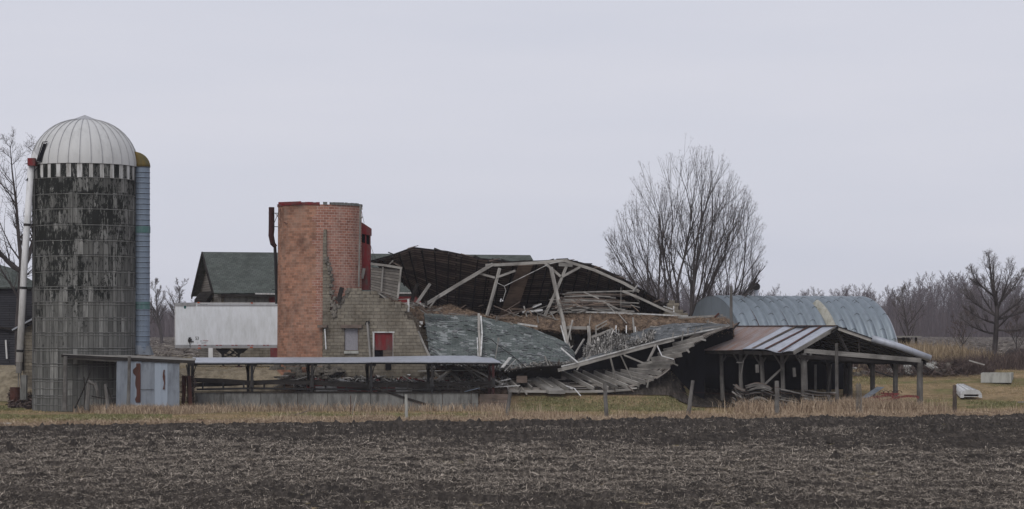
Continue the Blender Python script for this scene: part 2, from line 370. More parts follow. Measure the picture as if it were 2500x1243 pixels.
def sheet(name, xs, ys, zf, mat, kind='structure', smooth=True):
    X, Y = np.meshgrid(xs, ys, indexing='ij'); Z = zf(X, Y)
    nx, ny = X.shape; V = np.stack([X, Y, Z], 2).reshape(-1, 3)
    i = (np.arange(nx-1)[:, None]*ny+np.arange(ny-1)[None, :]).ravel()
    o = fast(name, V, np.stack([i, i+ny, i+ny+1, i+1], 1), mat, smooth=smooth); return props(o, kind=kind)

# ------------------------------------------------------------------ ground
def edge_y(x): return 103.5+.235*x+.35*np.sin(np.asarray(x)*.9)+.2*np.sin(np.asarray(x)*2.7)+.22*np.sin(np.asarray(x)*5.3+1)+.15*np.sin(np.asarray(x)*11.7)     # where the plowed field stops
xs = np.concatenate([np.linspace(-1500, -80, 12), np.arange(-60, 60.1, 1.), np.linspace(80, 1500, 12)])
ys = np.concatenate([[10, 40, 70], np.arange(86, 160, .5), np.linspace(165, 300, 20), np.linspace(340, 2500, 14)])
sheet('ground', xs, ys, lambda X, Y: gz(X, Y)-.03+np.where((Y > 100) & (Y < 160), .06*vnoise(X, Y, 3, .6), 0), 'lawn')
# foreground field: real clods
nx, nv = 1300, 420
t = np.linspace(0, 1, nv)
X = np.linspace(-1, 1, nx)[:, None]*np.ones(nv)[None, :]
y0 = 48.0
Yb = y0*np.exp(np.log(98/y0)*t)[None, :]*np.ones((nx, 1)); X = X*(Yb*.36+9)
Y = y0+(edge_y(X)-y0)*(Yb-y0)/(98-y0)
Z = .02+.16*vnoise(X, Y, 11, 1.1)+.12*vnoise(X, Y, 12, 2.6)+.10*vnoise(X, Y, 13, 6.3)+.06*vnoise(X, Y, 14, 13)
rd = edge_y(X)-Y; Z += .10*np.exp(-((rd-1.)/1.2)**2); Z = np.where(rd < .6, Z*rd/.6+.0, Z)+.02
i = (np.arange(nx-1)[:, None]*nv+np.arange(nv-1)[None, :]).ravel()
fz = Z
o = fast('plowed_field', np.stack([X, Y, Z], 2).reshape(-1, 3), np.stack([i, i+nv, i+nv+1, i+1], 1), 'soil', smooth=True); props(o, kind='structure')
rs = np.random.RandomState(6); n = 2600; yy = edge_y(0)-rs.gamma(1.6, 6., n)-.4; xx = rs.uniform(-1, 1, n)*yy*.26; yy = yy+.235*xx; k = (yy > 50) & (yy < edge_y(xx)-.3); xx = xx[k]; yy = yy[k]; n = len(xx)
r0_ = rs.gamma(2., .035, n)+.04; VC = np.empty((n, 6, 3))
for j in range(5):
    VC[:, j] = np.stack([xx+np.cos(j*1.257)*r0_*rs.uniform(.7, 1.5, n), yy+np.sin(j*1.257)*r0_*rs.uniform(.7, 1.3, n), np.full(n, .0)+rs.uniform(0, .05, n)], 1)
VC[:, 5] = np.stack([xx, yy, .09+r0_*rs.uniform(.5, 1.2, n)], 1); i = np.arange(n)[:, None]*6
props(fast('soil_clods', VC.reshape(-1, 3), np.concatenate([i+[j, (j+1) % 5, 5] for j in range(5)]), 'soil'), 'dark clods of turned earth toward the far edge of the field', 'clods', kind='stuff')
rs = np.random.RandomState(5)
n = 900000
yy = y0+ (107-y0)*rs.uniform(0, 1, n)**.95; xx = rs.uniform(-1, 1, n)*(yy*.31+6)
big_ = .9*vnoise(xx*.25, yy, 21, .22)+.8*vnoise(xx*.7, yy*.8, 22, .6)+.7*vnoise(xx, yy, 23, 1.9)+.5*vnoise(xx, yy*.6, 24, 4.5)
dens = .58+big_*1.15+.60*np.exp(-((yy-67)/7)**2)+.15*np.exp(-((yy-76)/3)**2)-.55*sm((yy-80)/12)
k = (rs.uniform(0, 1, n) < dens) & (yy < edge_y(xx)-.2); xx = xx[k]; yy = yy[k]; n = len(xx)
zz = .05+.16*vnoise(xx, yy, 11, 1.1)+.12*vnoise(xx, yy, 12, 2.6)+.10*vnoise(xx, yy, 13, 6.3)+rs.uniform(-.01, .05, n)+.02
L = rs.gamma(1.5, .035, n)+.03; w = rs.uniform(.004, .013, n)*(yy/70); q_ = rs.uniform(0, 1, n) < .02; L = np.where(q_, L*1.6+.05, L); w = np.where(q_, w*1.7, w)
V, T, tt = sticks(rs, np.stack([xx, yy, zz], 1), L, w, .5); tt = np.where(np.repeat(q_, 4), .75+.25*tt, tt**1.3)
props(fast('corn_residue', V, T, 'residue', tt), 'pale broken corn stalks scattered over the dark plowed foreground', 'crop residue', kind='stuff')
# far plowed field
sheet('back_field', np.linspace(-170, 170, 500), np.concatenate([np.arange(176, 260, .8), np.arange(260, 566, 2.)]),
      lambda X, Y: 2.14+.35*vnoise(X, Y*.6, 31, .5)+.2*vnoise(X, Y*.5, 32, 1.3)-.4*sm((182-Y)/6), 'fsoil', smooth=False)
n = 30000; yy = 180+370*rs.uniform(0, 1, n)**1.7; xx = rs.uniform(-1, 1, n)*yy*.27
V, T, tt = sticks(rs, np.stack([xx, yy, 2.2+.3*vnoise(xx, yy*.6, 31, .5)+rs.uniform(0, .1, n)], 1), rs.uniform(.3, .9, n), rs.uniform(.04, .1, n), .2)
props(fast('field_stubble', V, T, 'residued', tt), 'pale stubble over the far plowed field behind the farmyard', 'stubble', kind='stuff')
def ysheet(X, Y): return gz(X, Y)+.012+.03*vnoise(X, Y, 41, .8)
sheet('gravel_yard', np.linspace(-46, -10.5, 80), np.linspace(122.6, 158, 90), ysheet, 'yard')

# grass
def grass(name, n, xr, yf, h, w, mat, label, seed, lean=.5, zf=None, cat='grass'):
    r = np.random.RandomState(seed); x = r.uniform(*xr, n); y = yf(x, r); z = (zf or gz)(x, y)-.03
    cl = .45+1.1*(vnoise(x, y, seed+50, .7)+.5*vnoise(x, y, seed+51, 2.3))
    V, T, tt = blades(r, x, y, z, np.clip(h*(cl+.3)**1.6, .12*h, 2.2*h)*r.uniform(.3, 1.3, n), w*r.uniform(.5, 1.3, n), lean)
    return props(fast(name, V, T, mat, tt), label, cat, kind='stuff')
grass('dry_grass', 60000, (-29, 30), lambda x, r: edge_y(x)+np.abs(r.normal(0, 1.5, len(x)))-.35, .30, .012, 'drygrass', 'strip of tan dead grass along the far edge of the plowed field', 61, .9)
grass('lawn_grass', 150000, (-36, 36), lambda x, r: edge_y(x)+r.uniform(0, 1, len(x))**.8*(142-edge_y(x)), .10, .012, 'lawnb', 'short patchy green and tan lawn around the buildings', 62, .8)
n = 60000; x = rs.uniform(-29, 32, n); y = edge_y(x)+np.abs(rs.normal(0, 2.4, n))-.6*rs.uniform(0, 1, n)**3*3
V, T, tt = sticks(rs, np.stack([x, y, gz(x, y)+rs.uniform(0, .20, n)*np.clip(.5+2*vnoise(x, y, 58, .8), .1, 1.4)], 1), rs.uniform(.1, .55, n), rs.uniform(.008, .02, n), .5)
props(fast('matted_straw', V, T, 'drygrass', tt), 'matted fallen straw along the ragged edge of the plowed field', 'straw', kind='stuff')
grass('fence_line_grass', 11000, (-12, 31), lambda x, r: edge_y(x)+3.2+np.abs(r.normal(0, 1.6, len(x))), .62, .010, 'drygrass', 'knee high dead grass along the fence posts', 63, .35)
def clumpgrass(pts, n, hh, sp, seed, name, label, mat='drygrass'):
    r = np.random.RandomState(seed); i = r.randint(0, len(pts), n); c = np.array([(p.x, p.y) for p in pts])[i]
    x = c[:, 0]+r.normal(0, sp, n); y = c[:, 1]+r.normal(0, sp*.7, n)
    V, T, tt = blades(r, x, y, gz(x, y)-.03, hh*r.uniform(.4, 1.2, n), .010*r.uniform(.6, 1.4, n), .5)
    props(fast(name, V, T, mat, tt), label, 'grass', kind='stuff')
clumpgrass([P(px, 1000, D) for px, D in ((290, 116), (330, 115.5), (380, 115), (430, 115), (260, 116.5), (480, 116), (310, 115), (350, 114.5))], 9000, .55, .7, 64, 'weed_clump', 'tangled dry weeds below the rusty tin panels')
clumpgrass([P(px, 1000, D) for px, D in ((2080, 117), (2110, 118), (2140, 117.5), (2170, 118), (2060, 118), (2200, 117.5), (1980, 116), (1850, 116), (2020, 117))], 9000, .9, .8, 65, 'weed_thicket', 'tall dry weeds around the red implement and board stacks')
clumpgrass([P(px, 990, 117.8) for px in range(480, 1240, 37)], 2600, .6, .35, 66, 'weed_fringe', 'dry weeds along the foot of the concrete feed bunk wall')
M['greenb'] = tinted('green_blades', (.115, .12, .055), (.29, .265, .14))
rs3 = np.random.RandomState(18); XX = []; YY = []
for x0_, x1_, D0_, D1_, n_ in ((1235, 1720, 117.5, 123.2, 16000), (-20, 420, 108, 112.5, 9000), (130, 420, 106, 108, 4000), (2360, 2510, 122, 127, 5000), (650, 1200, 111, 114, 5000), (-20, 60, 119, 122, 2500), (2380, 2510, 114, 116, 2500)):
    px_ = rs3.uniform(x0_, x1_, n_); D_ = rs3.uniform(D0_, D1_, n_); x = (px_-CX)*D_/F; k = vnoise(x, D_, 19, .55)+.35*vnoise(x, D_, 20, 2.)+rs3.uniform(-.15, .2, n_) > -.05
    XX.append(x[k]); YY.append(D_[k])
x = np.concatenate(XX); y = np.concatenate(YY); V, T, tt = blades(rs3, x, y, gz(x, y)-.02, rs3.uniform(.06, .16, len(x)), .016, .9)
props(fast('green_grass', V, T, 'greenb', tt), 'patches of new green grass showing through the dead lawn', 'grass', kind='stuff')
rs2 = np.random.RandomState(8); n = 26000
x = rs2.uniform(22.5, 34.5, n); y = rs2.uniform(138, 152, n); k = x < 24.5+(y-138)*.3+8*rs2.uniform(0, 1, n)**1.4; x = x[k]; y = y[k]
V, T, tt = blades(rs2, x, y, gz(x, y), 1.5*rs2.uniform(.5, 1.25, len(x))*(1-.5*sm((x-30)/4)), .02, .25)
props(fast('tall_grass', V, T, 'reed', tt), 'stand of tall tan reed grass behind the rubble pile', 'tall grass', kind='stuff')

# ------------------------------------------------------------------ trees
class Tree:
    def __init__(s, seed): s.r = random.Random(seed); s.tr = MB(); s.tv = []; s.tm = []; s.ctr = None; s.env = None
    def rv(s):
        r = s.r; return Vector((r.gauss(0, 1), r.gauss(0, 1), r.gauss(0, 1))).normalized()
    def curve(s, p, d, L, n, wig, up):
        pts = [Vector(p)]; d = d.normalized()
        for i in range(n):
            d = (d+s.rv()*wig+Vector((0, 0, up))).normalized(); pts.append(pts[-1]+d*L/n)
        return pts
    def twig(s, p, d, L, w):
        """forked flat triangles"""
        m = p+d*L*.5; e = m+(d+s.rv()*.35+Vector((0, 0, .15))).normalized()*L*.5
        u = d.cross(s.rv()).normalized()*w
        s.tv += [p-u, p+u, m, m-u*.6, m+u*.6, e]
        for _ in range(2):
            e2 = m+(d+s.rv()*.7+Vector((0, 0, .1))).normalized()*L*.45; s.tv += [m-u*.6, m+u*.6, e2]
    def branch(s, pts, r0, lvl, mx, nch, lf, ang, up, wig, tw):
        n = len(pts); rad = [max(r0*(1-.93*i/(n-1)), .006) for i in range(n)]
        s.tr.tube(pts, rad, 7 if lvl == 0 else 5 if lvl == 1 else 3, cap=False)
        L = sum((pts[i+1]-pts[i]).length for i in range(n-1)); r = s.r
        k = nch[min(lvl, len(nch)-1)]
        for c in range(k):
            t = (.22 if lvl == 0 else .12)+(.80 if lvl == 0 else .86)*(c+r.random())/k; t = min(t, .98); q = t*(n-1); i = int(q); p = pts[i].lerp(pts[min(i+1, n-1)], q-i)
            d = (pts[min(i+1, n-1)]-pts[max(i-1, 0) if i == n-1 else i]).normalized()
            side = d.cross(s.rv()).normalized(); a = ang*r.uniform(.6, 1.3); nd = (d*math.cos(a)+side*math.sin(a)+Vector((0, 0, up))).normalized()
            nl = L*lf*(1.15-t*.75)*r.uniform(.7, 1.25)
            if s.ctr is not None: nd = (nd+(p-s.ctr).normalized()*.30).normalized()
            if s.env is not None:
                C_, R_ = s.env; e = p+nd*nl-C_; e = math.sqrt((e.x/R_.x)**2+(e.y/R_.y)**2+(e.z/R_.z)**2)
                if e > 1: nl *= max(.25, 1-(e-1)*2.6)
            if lvl+1 >= mx:
                s.twig(p, nd, max(nl, .35)*r.uniform(.6, 1.1), tw)
            else:
                s.branch(s.curve(p, nd, nl, 4, wig, up*.5), max(rad[i]*(.42 if lvl == 0 else .5), .009), lvl+1, mx, nch, lf, ang, up, wig, tw)
    def fork(s, p, d, L, r0, depth, tw):
        r = s.r
        if s.env is not None:
            C_, R_ = s.env; e = p+d*L*.7-C_; e = math.sqrt((e.x/R_.x)**2+(e.y/R_.y)**2+(e.z/R_.z)**2)
            if e > 1.08: L *= .45; depth = min(depth, 1)
        pts = s.curve(p, d, L, 3, .09, .03); n = 6 if r0 > .08 else 4 if r0 > .03 else 3
        s.tr.tube(pts, [r0, r0*.93, r0*.86, r0*.78], n, cap=False); e = pts[-1]; d = (pts[-1]-pts[-2]).normalized()
        if depth <= 0 or r0 < .008:
            for _ in range(3): s.twig(e, (d+s.rv()*.35+Vector((0, 0, .1))).normalized(), r.uniform(.3, .6), tw)
            return
        for q in ((1, 2) if depth < 7 else (2,)):      # side shoots
            if r.random() < (.65 if depth > 3 else .35):
                nd = (d+s.rv()*.75).normalized(); s.fork(pts[q], nd, L*r.uniform(.45, .7), max(.008, r0*.38), min(depth-2, 3), tw)
        a0 = r.uniform(0, 6.28)
        for k in range(2 if r.random() < .85 else 3):
            u = d.cross(Vector((math.cos(a0+k*2.6), math.sin(a0+k*2.6), .2))).normalized(); a = r.uniform(.12, .40) if k else r.uniform(.05, .25)
            nd = (d*math.cos(a)+u*math.sin(a)+(p-s.ctr).normalized()*.06+Vector((0, 0, .03))).normalized()
            s.fork(e, nd, L*r.uniform(.74, .90), r0*(.73 if k == 0 else .52), depth-1, tw)
    def finish(s, name, label, base, group=None, mat='bark', tm='twig'):
        o = thing(name, base, label, 'tree', group); s.tr.build('trunk', mat, o)
        V = np.array([tuple(v) for v in s.tv]); T = np.arange(len(V)).reshape(-1, 3)
        fast('crown', V, T, tm, np.repeat(np.random.RandomState(1).uniform(0, 1, len(T)), 3), o); return o

def bez(a, b, c, n): return [a*(1-t)**2+b*2*t*(1-t)+c*t*t for t in [i/n for i in range(n+1)]]
# big multi-stemmed tree behind the barn
T1 = Tree(3); D0 = 150.; base = P(1662, 887, D0); base.z = G(base.x, D0)-.1
T1.ctr = base+Vector((0, 0, 1.)); C_ = P(1668, 612, D0); T1.env = (C_, Vector((4.9, 4.6, 7.3)))
for k in range(14):
    f_ = -1+2*k/13; yaw = T1.r.uniform(-.55, .55); st_ = base+Vector((f_*1.5+T1.r.uniform(-.2, .2), T1.r.uniform(-.9, .9), 0))
    an = f_*.98+T1.r.uniform(-.08, .08); d_ = Vector((math.sin(an), yaw*.6, math.cos(an)*1.1)).normalized()
    T1.fork(st_, d_, 3.25*(1-.26*abs(f_)), T1.r.uniform(.13, .21)*(1-.25*abs(f_)), 7, .007)
T1.finish('bare_tree', 'big bare multi-stemmed tree spreading like a fan behind the barn ruin', base)
# left tree behind silo
T2 = Tree(9); b2 = P(46, 893, 139); b2.z = G(b2.x, 139)-.1
tp = [b2, P(44, 800, 139), P(50, 700, 139), P(52, 640, 139), P(44, 560, 139), P(40, 500, 139), P(30, 420, 139), P(24, 350, 139)]
T2.env = (P(15, 500, 139), Vector((3.9, 3.2, 5.0))); T2.branch(tp, .25, 0, 3, [22, 10, 7], .42, .8, .10, .16, .009)
T2.branch(bez(P(52, 660, 139), P(80, 620, 139.5), P(95, 520, 140), 6)+[P(100, 440, 140), P(96, 360, 140)], .22, 0, 3, [18, 9, 6], .34, .8, .1, .14, .009)
T2.branch(bez(P(48, 660, 139), P(0, 640, 138.5), P(-40, 540, 138), 6)+[P(-60, 420, 138)], .18, 0, 3, [18, 9, 6], .38, .8, .1, .14, .009)
T2.finish('bare_tree', 'bare branching tree left of the stave silo behind the white pipe', b2)
# right tree
T3 = Tree(21); b3 = P(2424, 893, 140); b3.z = G(b3.x, 140)-.1
tp = [b3, P(2430, 830, 140), P(2434, 760, 140), P(2430, 720, 140), P(2420, 690, 140), P(2418, 655, 140), P(2414, 622, 140)]
T3.env = (P(2432, 722, 140), Vector((2.5, 2.4, 2.85))); T3.branch(tp, .21, 0, 3, [18, 8, 5], .45, .7, .12, .12, .009)
for pts in ([P(2433, 790, 140), P(2390, 780, 139.5), P(2362, 757, 139)], [P(2434, 815, 140), P(2385, 812, 140.5), P(2345, 775, 141)], [P(2434, 805, 140), P(2480, 812, 140), P(2530, 795, 139)],
            [P(2436, 775, 140), P(2475, 750, 140.5), P(2515, 715, 141)], [P(2434, 760, 140), P(2458, 700, 139.5), P(2468, 650, 139)], [P(2434, 780, 140), P(2500, 765, 141), P(2550, 740, 142)],
            [P(2430, 725, 140), P(2390, 700, 139), P(2368, 660, 139)], [P(2430, 770, 140), P(2380, 745, 141), P(2350, 715, 142)], [P(2440, 740, 140), P(2480, 700, 141), P(2498, 660, 142)]):
    T3.branch(bez(*pts, 7), .085, 0, 3, [13, 7, 5], .38, .6, .14, .12, .009)
T3.finish('bare_tree', 'bare tree with wide low limbs standing alone at right edge', b3)
# mid-distance trees
def simple_tree(seed, px, D, h, r0, label, name='bare_tree', n=(12, 7, 5), tm='twig', ang=.7, group=None):
    t = Tree(seed); x = (px-CX)*D/F; b_ = Vector((x, D, G(x, D)-.1)); tops = t.curve(b_, Vector((t.r.uniform(-.1, .1), 0, 1)), h*.9, 8, .07, .05)
    t.branch(tops, r0, 0, 3, list(n), .40, ang, .12, .14, .00013*D)
    for k in range(3):
        q = tops[2+k]; a = t.r.uniform(0, 6.28)
        t.branch(t.curve(q, Vector((math.cos(a)*.7, math.sin(a)*.4, .8)), h*.5, 5, .1, .08), r0*.55, 1, 3, list(n), .40, ang, .12, .14, .00013*D)
    return t.finish(name, label, b_, group, tm=tm)
simple_tree(31, 2222, 172, 6.2, .12, 'small bare tree before the woods right of the arched shed')
simple_tree(32, 395, 330, 10.5, .30, 'bare spreading tree rising between the blue chute and the trailer', n=(14, 9, 7))
simple_tree(33, 440, 340, 10.5, .28, 'bare tree whose crown shows above the trailer front corner', n=(14, 9, 7))
simple_tree(34, 362, 320, 8, .22, 'smaller bare tree half hidden by the blue chute', n=(12, 8, 6))
simple_tree(35, 1835, 300, 8.2, .2, 'bare tree behind the left end of the arched shed', n=(12, 8, 6))
simple_tree(36, 1560, 230, 8.0, .14, 'bare sapling left of the big fan-shaped tree', n=(12, 8, 6))
simple_tree(37, 2480, 150, 4.2, .06, 'reddish leafless bush right of the lone tree', 'bare_shrub', n=(10, 6, 5), tm='brush')
simple_tree(38, 2350, 158, 4.0, .06, 'thin leafless bush between reed grass and lone tree', 'bare_shrub', n=(10, 6, 5), tm='brush')
# far woods as one mass
var = []
for q in range(5):
    t = Tree(100+q); tops = t.curve(Vector((0, 0, 0)), Vector((0, 0, 1)), 10.5, 6, .08, .05)
    t.branch(tops, .20, 0, 3, [15, 8, 7], .50, .7, .13, .16, .035)
    tr = np.array([[tuple(t.tr.v[i]) for i in (f[0], f[1], f[2])]+[tuple(t.tr.v[i]) for i in (f[0], f[2], f[3])] for f in t.tr.f if len(f) == 4]).reshape(-1, 3)
    var.append((tr, np.array([tuple(v) for v in t.tv])))
rs = np.random.RandomState(77); VV = []; TT = []
for row, (D, step) in enumerate(((545, 2.9), (562, 3.0), (580, 3.0), (600, 3.3), (625, 3.4))):
    for x in np.arange(-.275*D, .275*D, step):
        tr, tw = var[rs.randint(5)]; a = rs.uniform(0, 6.28); s_ = rs.uniform(.85, 1.2)*(1.02+.16*math.sin(x*.06)+.08*math.sin(x*.23))+.03*row
        if x < -60: s_ *= .62
        c_, s2 = math.cos(a)*s_, math.sin(a)*s_; xo = x+rs.uniform(-2, 2); yo = D+rs.uniform(-6, 6)
        for arr, tn in ((tr, .1), (tw, None)):
            q = np.stack([arr[:, 0]*c_-arr[:, 1]*s2+xo, arr[:, 0]*s2+arr[:, 1]*c_+yo, arr[:, 2]*s_+2.1], 1); VV.append(q)
            TT.append(np.full(len(q), tn) if tn is not None else np.repeat(rs.uniform(.2, 1, len(q)//3), 3))
V = np.concatenate(VV); o = fast('far_woods', V, np.arange(len(V)).reshape(-1, 3), 'wtwig', np.concatenate(TT))
props(o, 'long hazy belt of leafless woods along the horizon', 'woods', kind='stuff')
# undergrowth at the foot of the woods
n = 110000; yy = rs.uniform(538, 640, n); xx = rs.uniform(-1, 1, n)*yy*.275
V, T, tt = blades(rs, xx, yy, np.full(n, 2.1), np.where(xx > -60, 1., .7)*rs.uniform(2, 12.5, n), .05, .25); k = V
props(fast('woods_undergrowth', V, T, 'wtwig', tt), 'mauve brown undergrowth filling the foot of the far woods', 'undergrowth', kind='stuff')

# ------------------------------------------------------------------ stave silo
def zat(py, D): return CH+(HY-py)*D/F
def ringpath(c, r, z, n=48): return [Vector((c.x+math.cos(a)*r, c.y+math.sin(a)*r, z)) for a in [2*math.pi*i/n for i in range(n+1)]]
def cyl(mb, c, r, z0, z1, n=64, nz=1, m=0, r1=None, fz=None, mf=None):
    r1 = r if r1 is None else r1
    for j in range(nz):
        for i in range(n):
            a0 = 2*math.pi*i/n; a1 = 2*math.pi*(i+1)/n; t0 = j/nz; t1 = (j+1)/nz
            zb0 = z0+(z1-z0)*t0; zb1 = z0+(z1-z0)*t1; ra = r+(r1-r)*t0; rb = r+(r1-r)*t1
            q = lambda a, rr, z: Vector((c.x+math.cos(a)*rr, c.y+math.sin(a)*rr, z))
            mb.face([q(a0, ra, zb0), q(a1, ra, zb0), q(a1, rb, zb1), q(a0, rb, zb1)], [(a0*r, zb0), (a1*r, zb0), (a1*r, zb1), (a0*r, zb1)], mf(.5*(a0+a1)) if mf else m)
    return mb
c = P(207, 1000, 120); c.z = 0; RS = 2.92
silo = thing('stave_silo', c, 'tall concrete stave silo with white ribbed dome and lichen stains', 'silo')
ztop = zat(397, 117.1)
cyl(MB(), c, RS, -.3, ztop, 72, 1).build('wall', 'stave', silo, True)
for py in (433, 473, 510, 549, 587, 625, 664, 700, 707, 737, 744, 775, 782, 812, 819, 850, 857, 888, 895, 925, 932, 950, 966, 972, 990):
    MB().tube(ringpath(c, RS+.015, zat(py, 117.1)), .019, 4, cap=False).build('hoop', 'conc', silo)
for i in range(30):
    a = 2*math.pi*(i+.5)/30-math.pi/2
    if math.sin(a) > .1: continue
    da = .046*rnd.uniform(.8, 1.1); zl = ztop-.80*rnd.uniform(.95, 1.03)
    q = lambda aa, z: Vector((c.x+math.cos(aa)*(RS+.012), c.y+math.sin(aa)*(RS+.012), z))
    MB().face([q(a-da, zl), q(a+da, zl), q(a+da, ztop-.04), q(a-da, ztop-.04)]).build('white_panel', 'whitew', silo)
# dome with standing seams
DR = RS+.05; DH = zat(291, 120)-ztop
def domef(u, v):
    a = 2*math.pi*u; e = v*math.pi/2*.97; k = (u*30) % 1; seam = .035 if min(k, 1-k) < .04 else (.0+.02*math.sin(k*math.pi))
    r = (DR+seam*1)*math.cos(e)**.92+(.0); return Vector((c.x+math.cos(a)*r, c.y+math.sin(a)*r, ztop-.02+DH*math.sin(e)+seam*math.sin(e)*.8))
m = MB().grid(domef, 300, 16)
o = m.build('dome_roof', 'dome', silo, True)
m = MB()
for i in range(30):
    a = 2*math.pi*i/30
    pts = [domef(i/30, v/12)+Vector((math.cos(a)*.01, math.sin(a)*.01, .01)) for v in range(13)]
    m.tube(pts, .016, 4, cap=False)
m.build('seam', 'rail', o)
m = MB(); zt = zat(291, 120)
cyl(m, c, .75, zt-.22, zt-.06, 24, 1, r1=.72); cyl(m, c, .80, zt-.08, zat(281, 120), 24, 1, r1=.02); m.build('cap', 'rail', o)
MB().tube(ringpath(c, RS+.03, ztop), .035, 5, cap=False).build('eave_ring', 'rail', silo)
# hood, opening and red box on the dome's left
m = MB(); A = P(116, 347, 118.0); B = P(104, 398, 117.8); Cc = P(73, 390, 117.9); Dd = P(82, 368, 118.1)
off = Vector((.1, 1.1, 0))
m.face([B, A, Dd, Cc]); m.face([A, A+off, Dd+off, Dd]); m.face([Dd, Dd+off, Cc+off, Cc]); m.face([B+off, Cc+off, Dd+off, A+off]); m.face([Cc, Cc+off, B+off, B])
m.build('hood', 'rail', silo)
mm = MB(); q = Vector((0, -.04, 0))
mm.face([P(91, 394, 117.7), P(101, 394, 117.7), P(113, 352, 117.8), P(106, 350, 117.8)]); mm.build('hatch_opening', 'shade_black', silo, solid=.03)
mm = MB()
for a, b_ in (((104, 348), (89, 396)), ((104, 347), (116, 346)), ((101, 396), (114, 349))): mm.beam(P(*a, 117.7), P(*b_, 117.7), .05)
mm.build('hatch_frame', 'black', silo)
MB().box(P(79, 396, 117.9), (.42, .6, .42)).build('inlet_box', 'redw', silo)
pipe = MB().tube([P(76, 404, 118.), P(60, 640, 118), P(47, 884, 118)], [.185, .185, .185], 14).build('fill_pipe', 'white', silo, True)
MB().tube([P(47, 883, 118), P(46, 911, 118)], .17, 12).build('pipe_collar', 'grey', silo)
m = MB(); m.beam(P(45, 911, 118), P(45, 945, 118), .06); m.beam(P(50, 911, 118.3), P(51, 948, 118.3), .06); m.build('pipe_stand', 'grey', silo)
for py, px in ((549, 66), (703, 57), (857, 49)):
    MB().tube([P(px, py-3, 118), P(px-.3, py+3, 118)], .20, 14).build('pipe_clamp', 'black', silo)
    MB().beam(P(px, py, 118), P(88, py-1, 119), .035).build('pipe_bracket', 'black', silo)
m = MB()
for a, b_ in (((62, 440), (98, 437)), ((98, 437), (100, 410)), ((64, 440), (98, 402)), ((62, 400), (104, 399)), ((66, 441), (80, 408))): m.beam(P(*a, 117.8), P(*b_, 118.2), .045)
m.build('platform_bracket', 'black', silo)
m = MB()
for s_ in (0, .35): m.tube([P(84, 405, 118.6)+Vector((s_*.3, -s_, 0)), P(80, 860, 118.6)+Vector((s_*.3, -s_, 0))], .018, 4)
for k in range(44): m.beam(P(84-k*.09, 410+k*10.2, 118.6), P(84-k*.09, 410+k*10.2, 118.6)+Vector((.1, -.35, 0)), .02)
m.build('ladder', 'conc', silo)
# blue chute on the right
cc = P(346, 1000, 120.2); cc.z = 0; rr = .46
m = MB(); z0 = zat(860, 120.2); z1 = zat(408, 120.2)
def chute(u, v):
    a = -math.pi*1.05+u*math.pi*1.35; z = z0+(z1-z0)*v; k = ((z-z0)/.30) % 1; r = rr+(.012 if k < .12 else 0)
    return Vector((cc.x+math.cos(a)*r, cc.y+math.sin(a)*r, z))
nv = int((z1-z0)/.30*6); m.grid(chute, 16, nv); ch = m.build('chute', 'blue', silo)
m = MB()
for k in range(int((z1-z0)/.30)+1):
    m.tube([chute(u/12, min(1, k*.30/(z1-z0)))+Vector((0, -.008, 0)) for u in range(13)], .012, 3, cap=False)
m.build('seam', 'black', ch)
m = MB()
def hood(u, v):
    a = -math.pi*1.05+u*math.pi*1.35; e = v*math.pi/2
    return Vector((cc.x-.42+math.cos(a)*(rr+.02)*.0+ (math.cos(a)*(rr+.02)+.42)*math.cos(e), cc.y+math.sin(a)*(rr+.02)*(1-.3*v), z1+math.sin(e)*.86))
m.grid(hood, 16, 8).build('chute_cap', 'olive', silo, True, .02)
for za, zb, ex in ((569, 553, .03), (755, 737, .012)):
    m = MB()
    m.grid(lambda u, v: Vector((cc.x+math.cos(-math.pi*1.05+u*math.pi*1.35)*(rr+ex), cc.y+math.sin(-math.pi*1.05+u*math.pi*1.35)*(rr+ex), zat(za, 120.2)+(zat(zb, 120.2)-zat(za, 120.2))*v)), 16, 1)
    m.build('chute_band', 'teal', silo)
m = MB(); m.grid(lambda u, v: Vector((cc.x+.08+.12*(1-v)+(u-.5)*1.0*(1+.12*(1-v)), cc.y-.42-.1*math.sin(u*6), zat(865, 120)+(u*-.05)+.52*v)), 8, 3)
m.build('chute_flare', 'galv', silo, solid=.02)

# ------------------------------------------------------------------ brick silo
c2 = P(781, 905, 127); c2.z = 1.9; RB = 2.50
bs = thing('brick_silo', c2, 'roofless round orange brick silo with red chute beside the barn ruin', 'silo')
zt = zat(499, 124.5)
def mfun(a):   # pink strip on the right front
    x = math.cos(a); return 1 if (-.02 < x and math.sin(a) < .2) else 0
n_ = 72; m = MB()
for i in range(n_):
    a0 = 2*math.pi*i/n_; a1 = 2*math.pi*(i+1)/n_; am = (a0+a1)/2
    for j in range(30):
        za = 1.6+(zt-1.6)*j/30; zb = 1.6+(zt-1.6)*(j+1)/30
        rj = lambda z: RB+.06*(1-(z-1.6)/(zt-1.6))
        mi = mfun(am+.03*math.sin(j*1.7)) if j > 9 else 0
        q = lambda a, z: Vector((c2.x+math.cos(a)*rj(z), c2.y+math.sin(a)*rj(z), z))
        m.face([q(a0, za), q(a1, za), q(a1, zb), q(a0, zb)], [(a0*RB, za), (a1*RB, za), (a1*RB, zb), (a0*RB, zb)], mi)
        q = lambda a, z: Vector((c2.x+math.cos(a)*(RB-.25), c2.y+math.sin(a)*(RB-.25), z))
        if j > 20: m.face([q(a0, zb), q(a1, zb), q(a1, za), q(a0, za)], [(a0*RB, zb), (a1*RB, zb), (a1*RB, za), (a0*RB, za)], 0)
m.build('wall', ['brick', 'brickp'], bs)
m = MB()
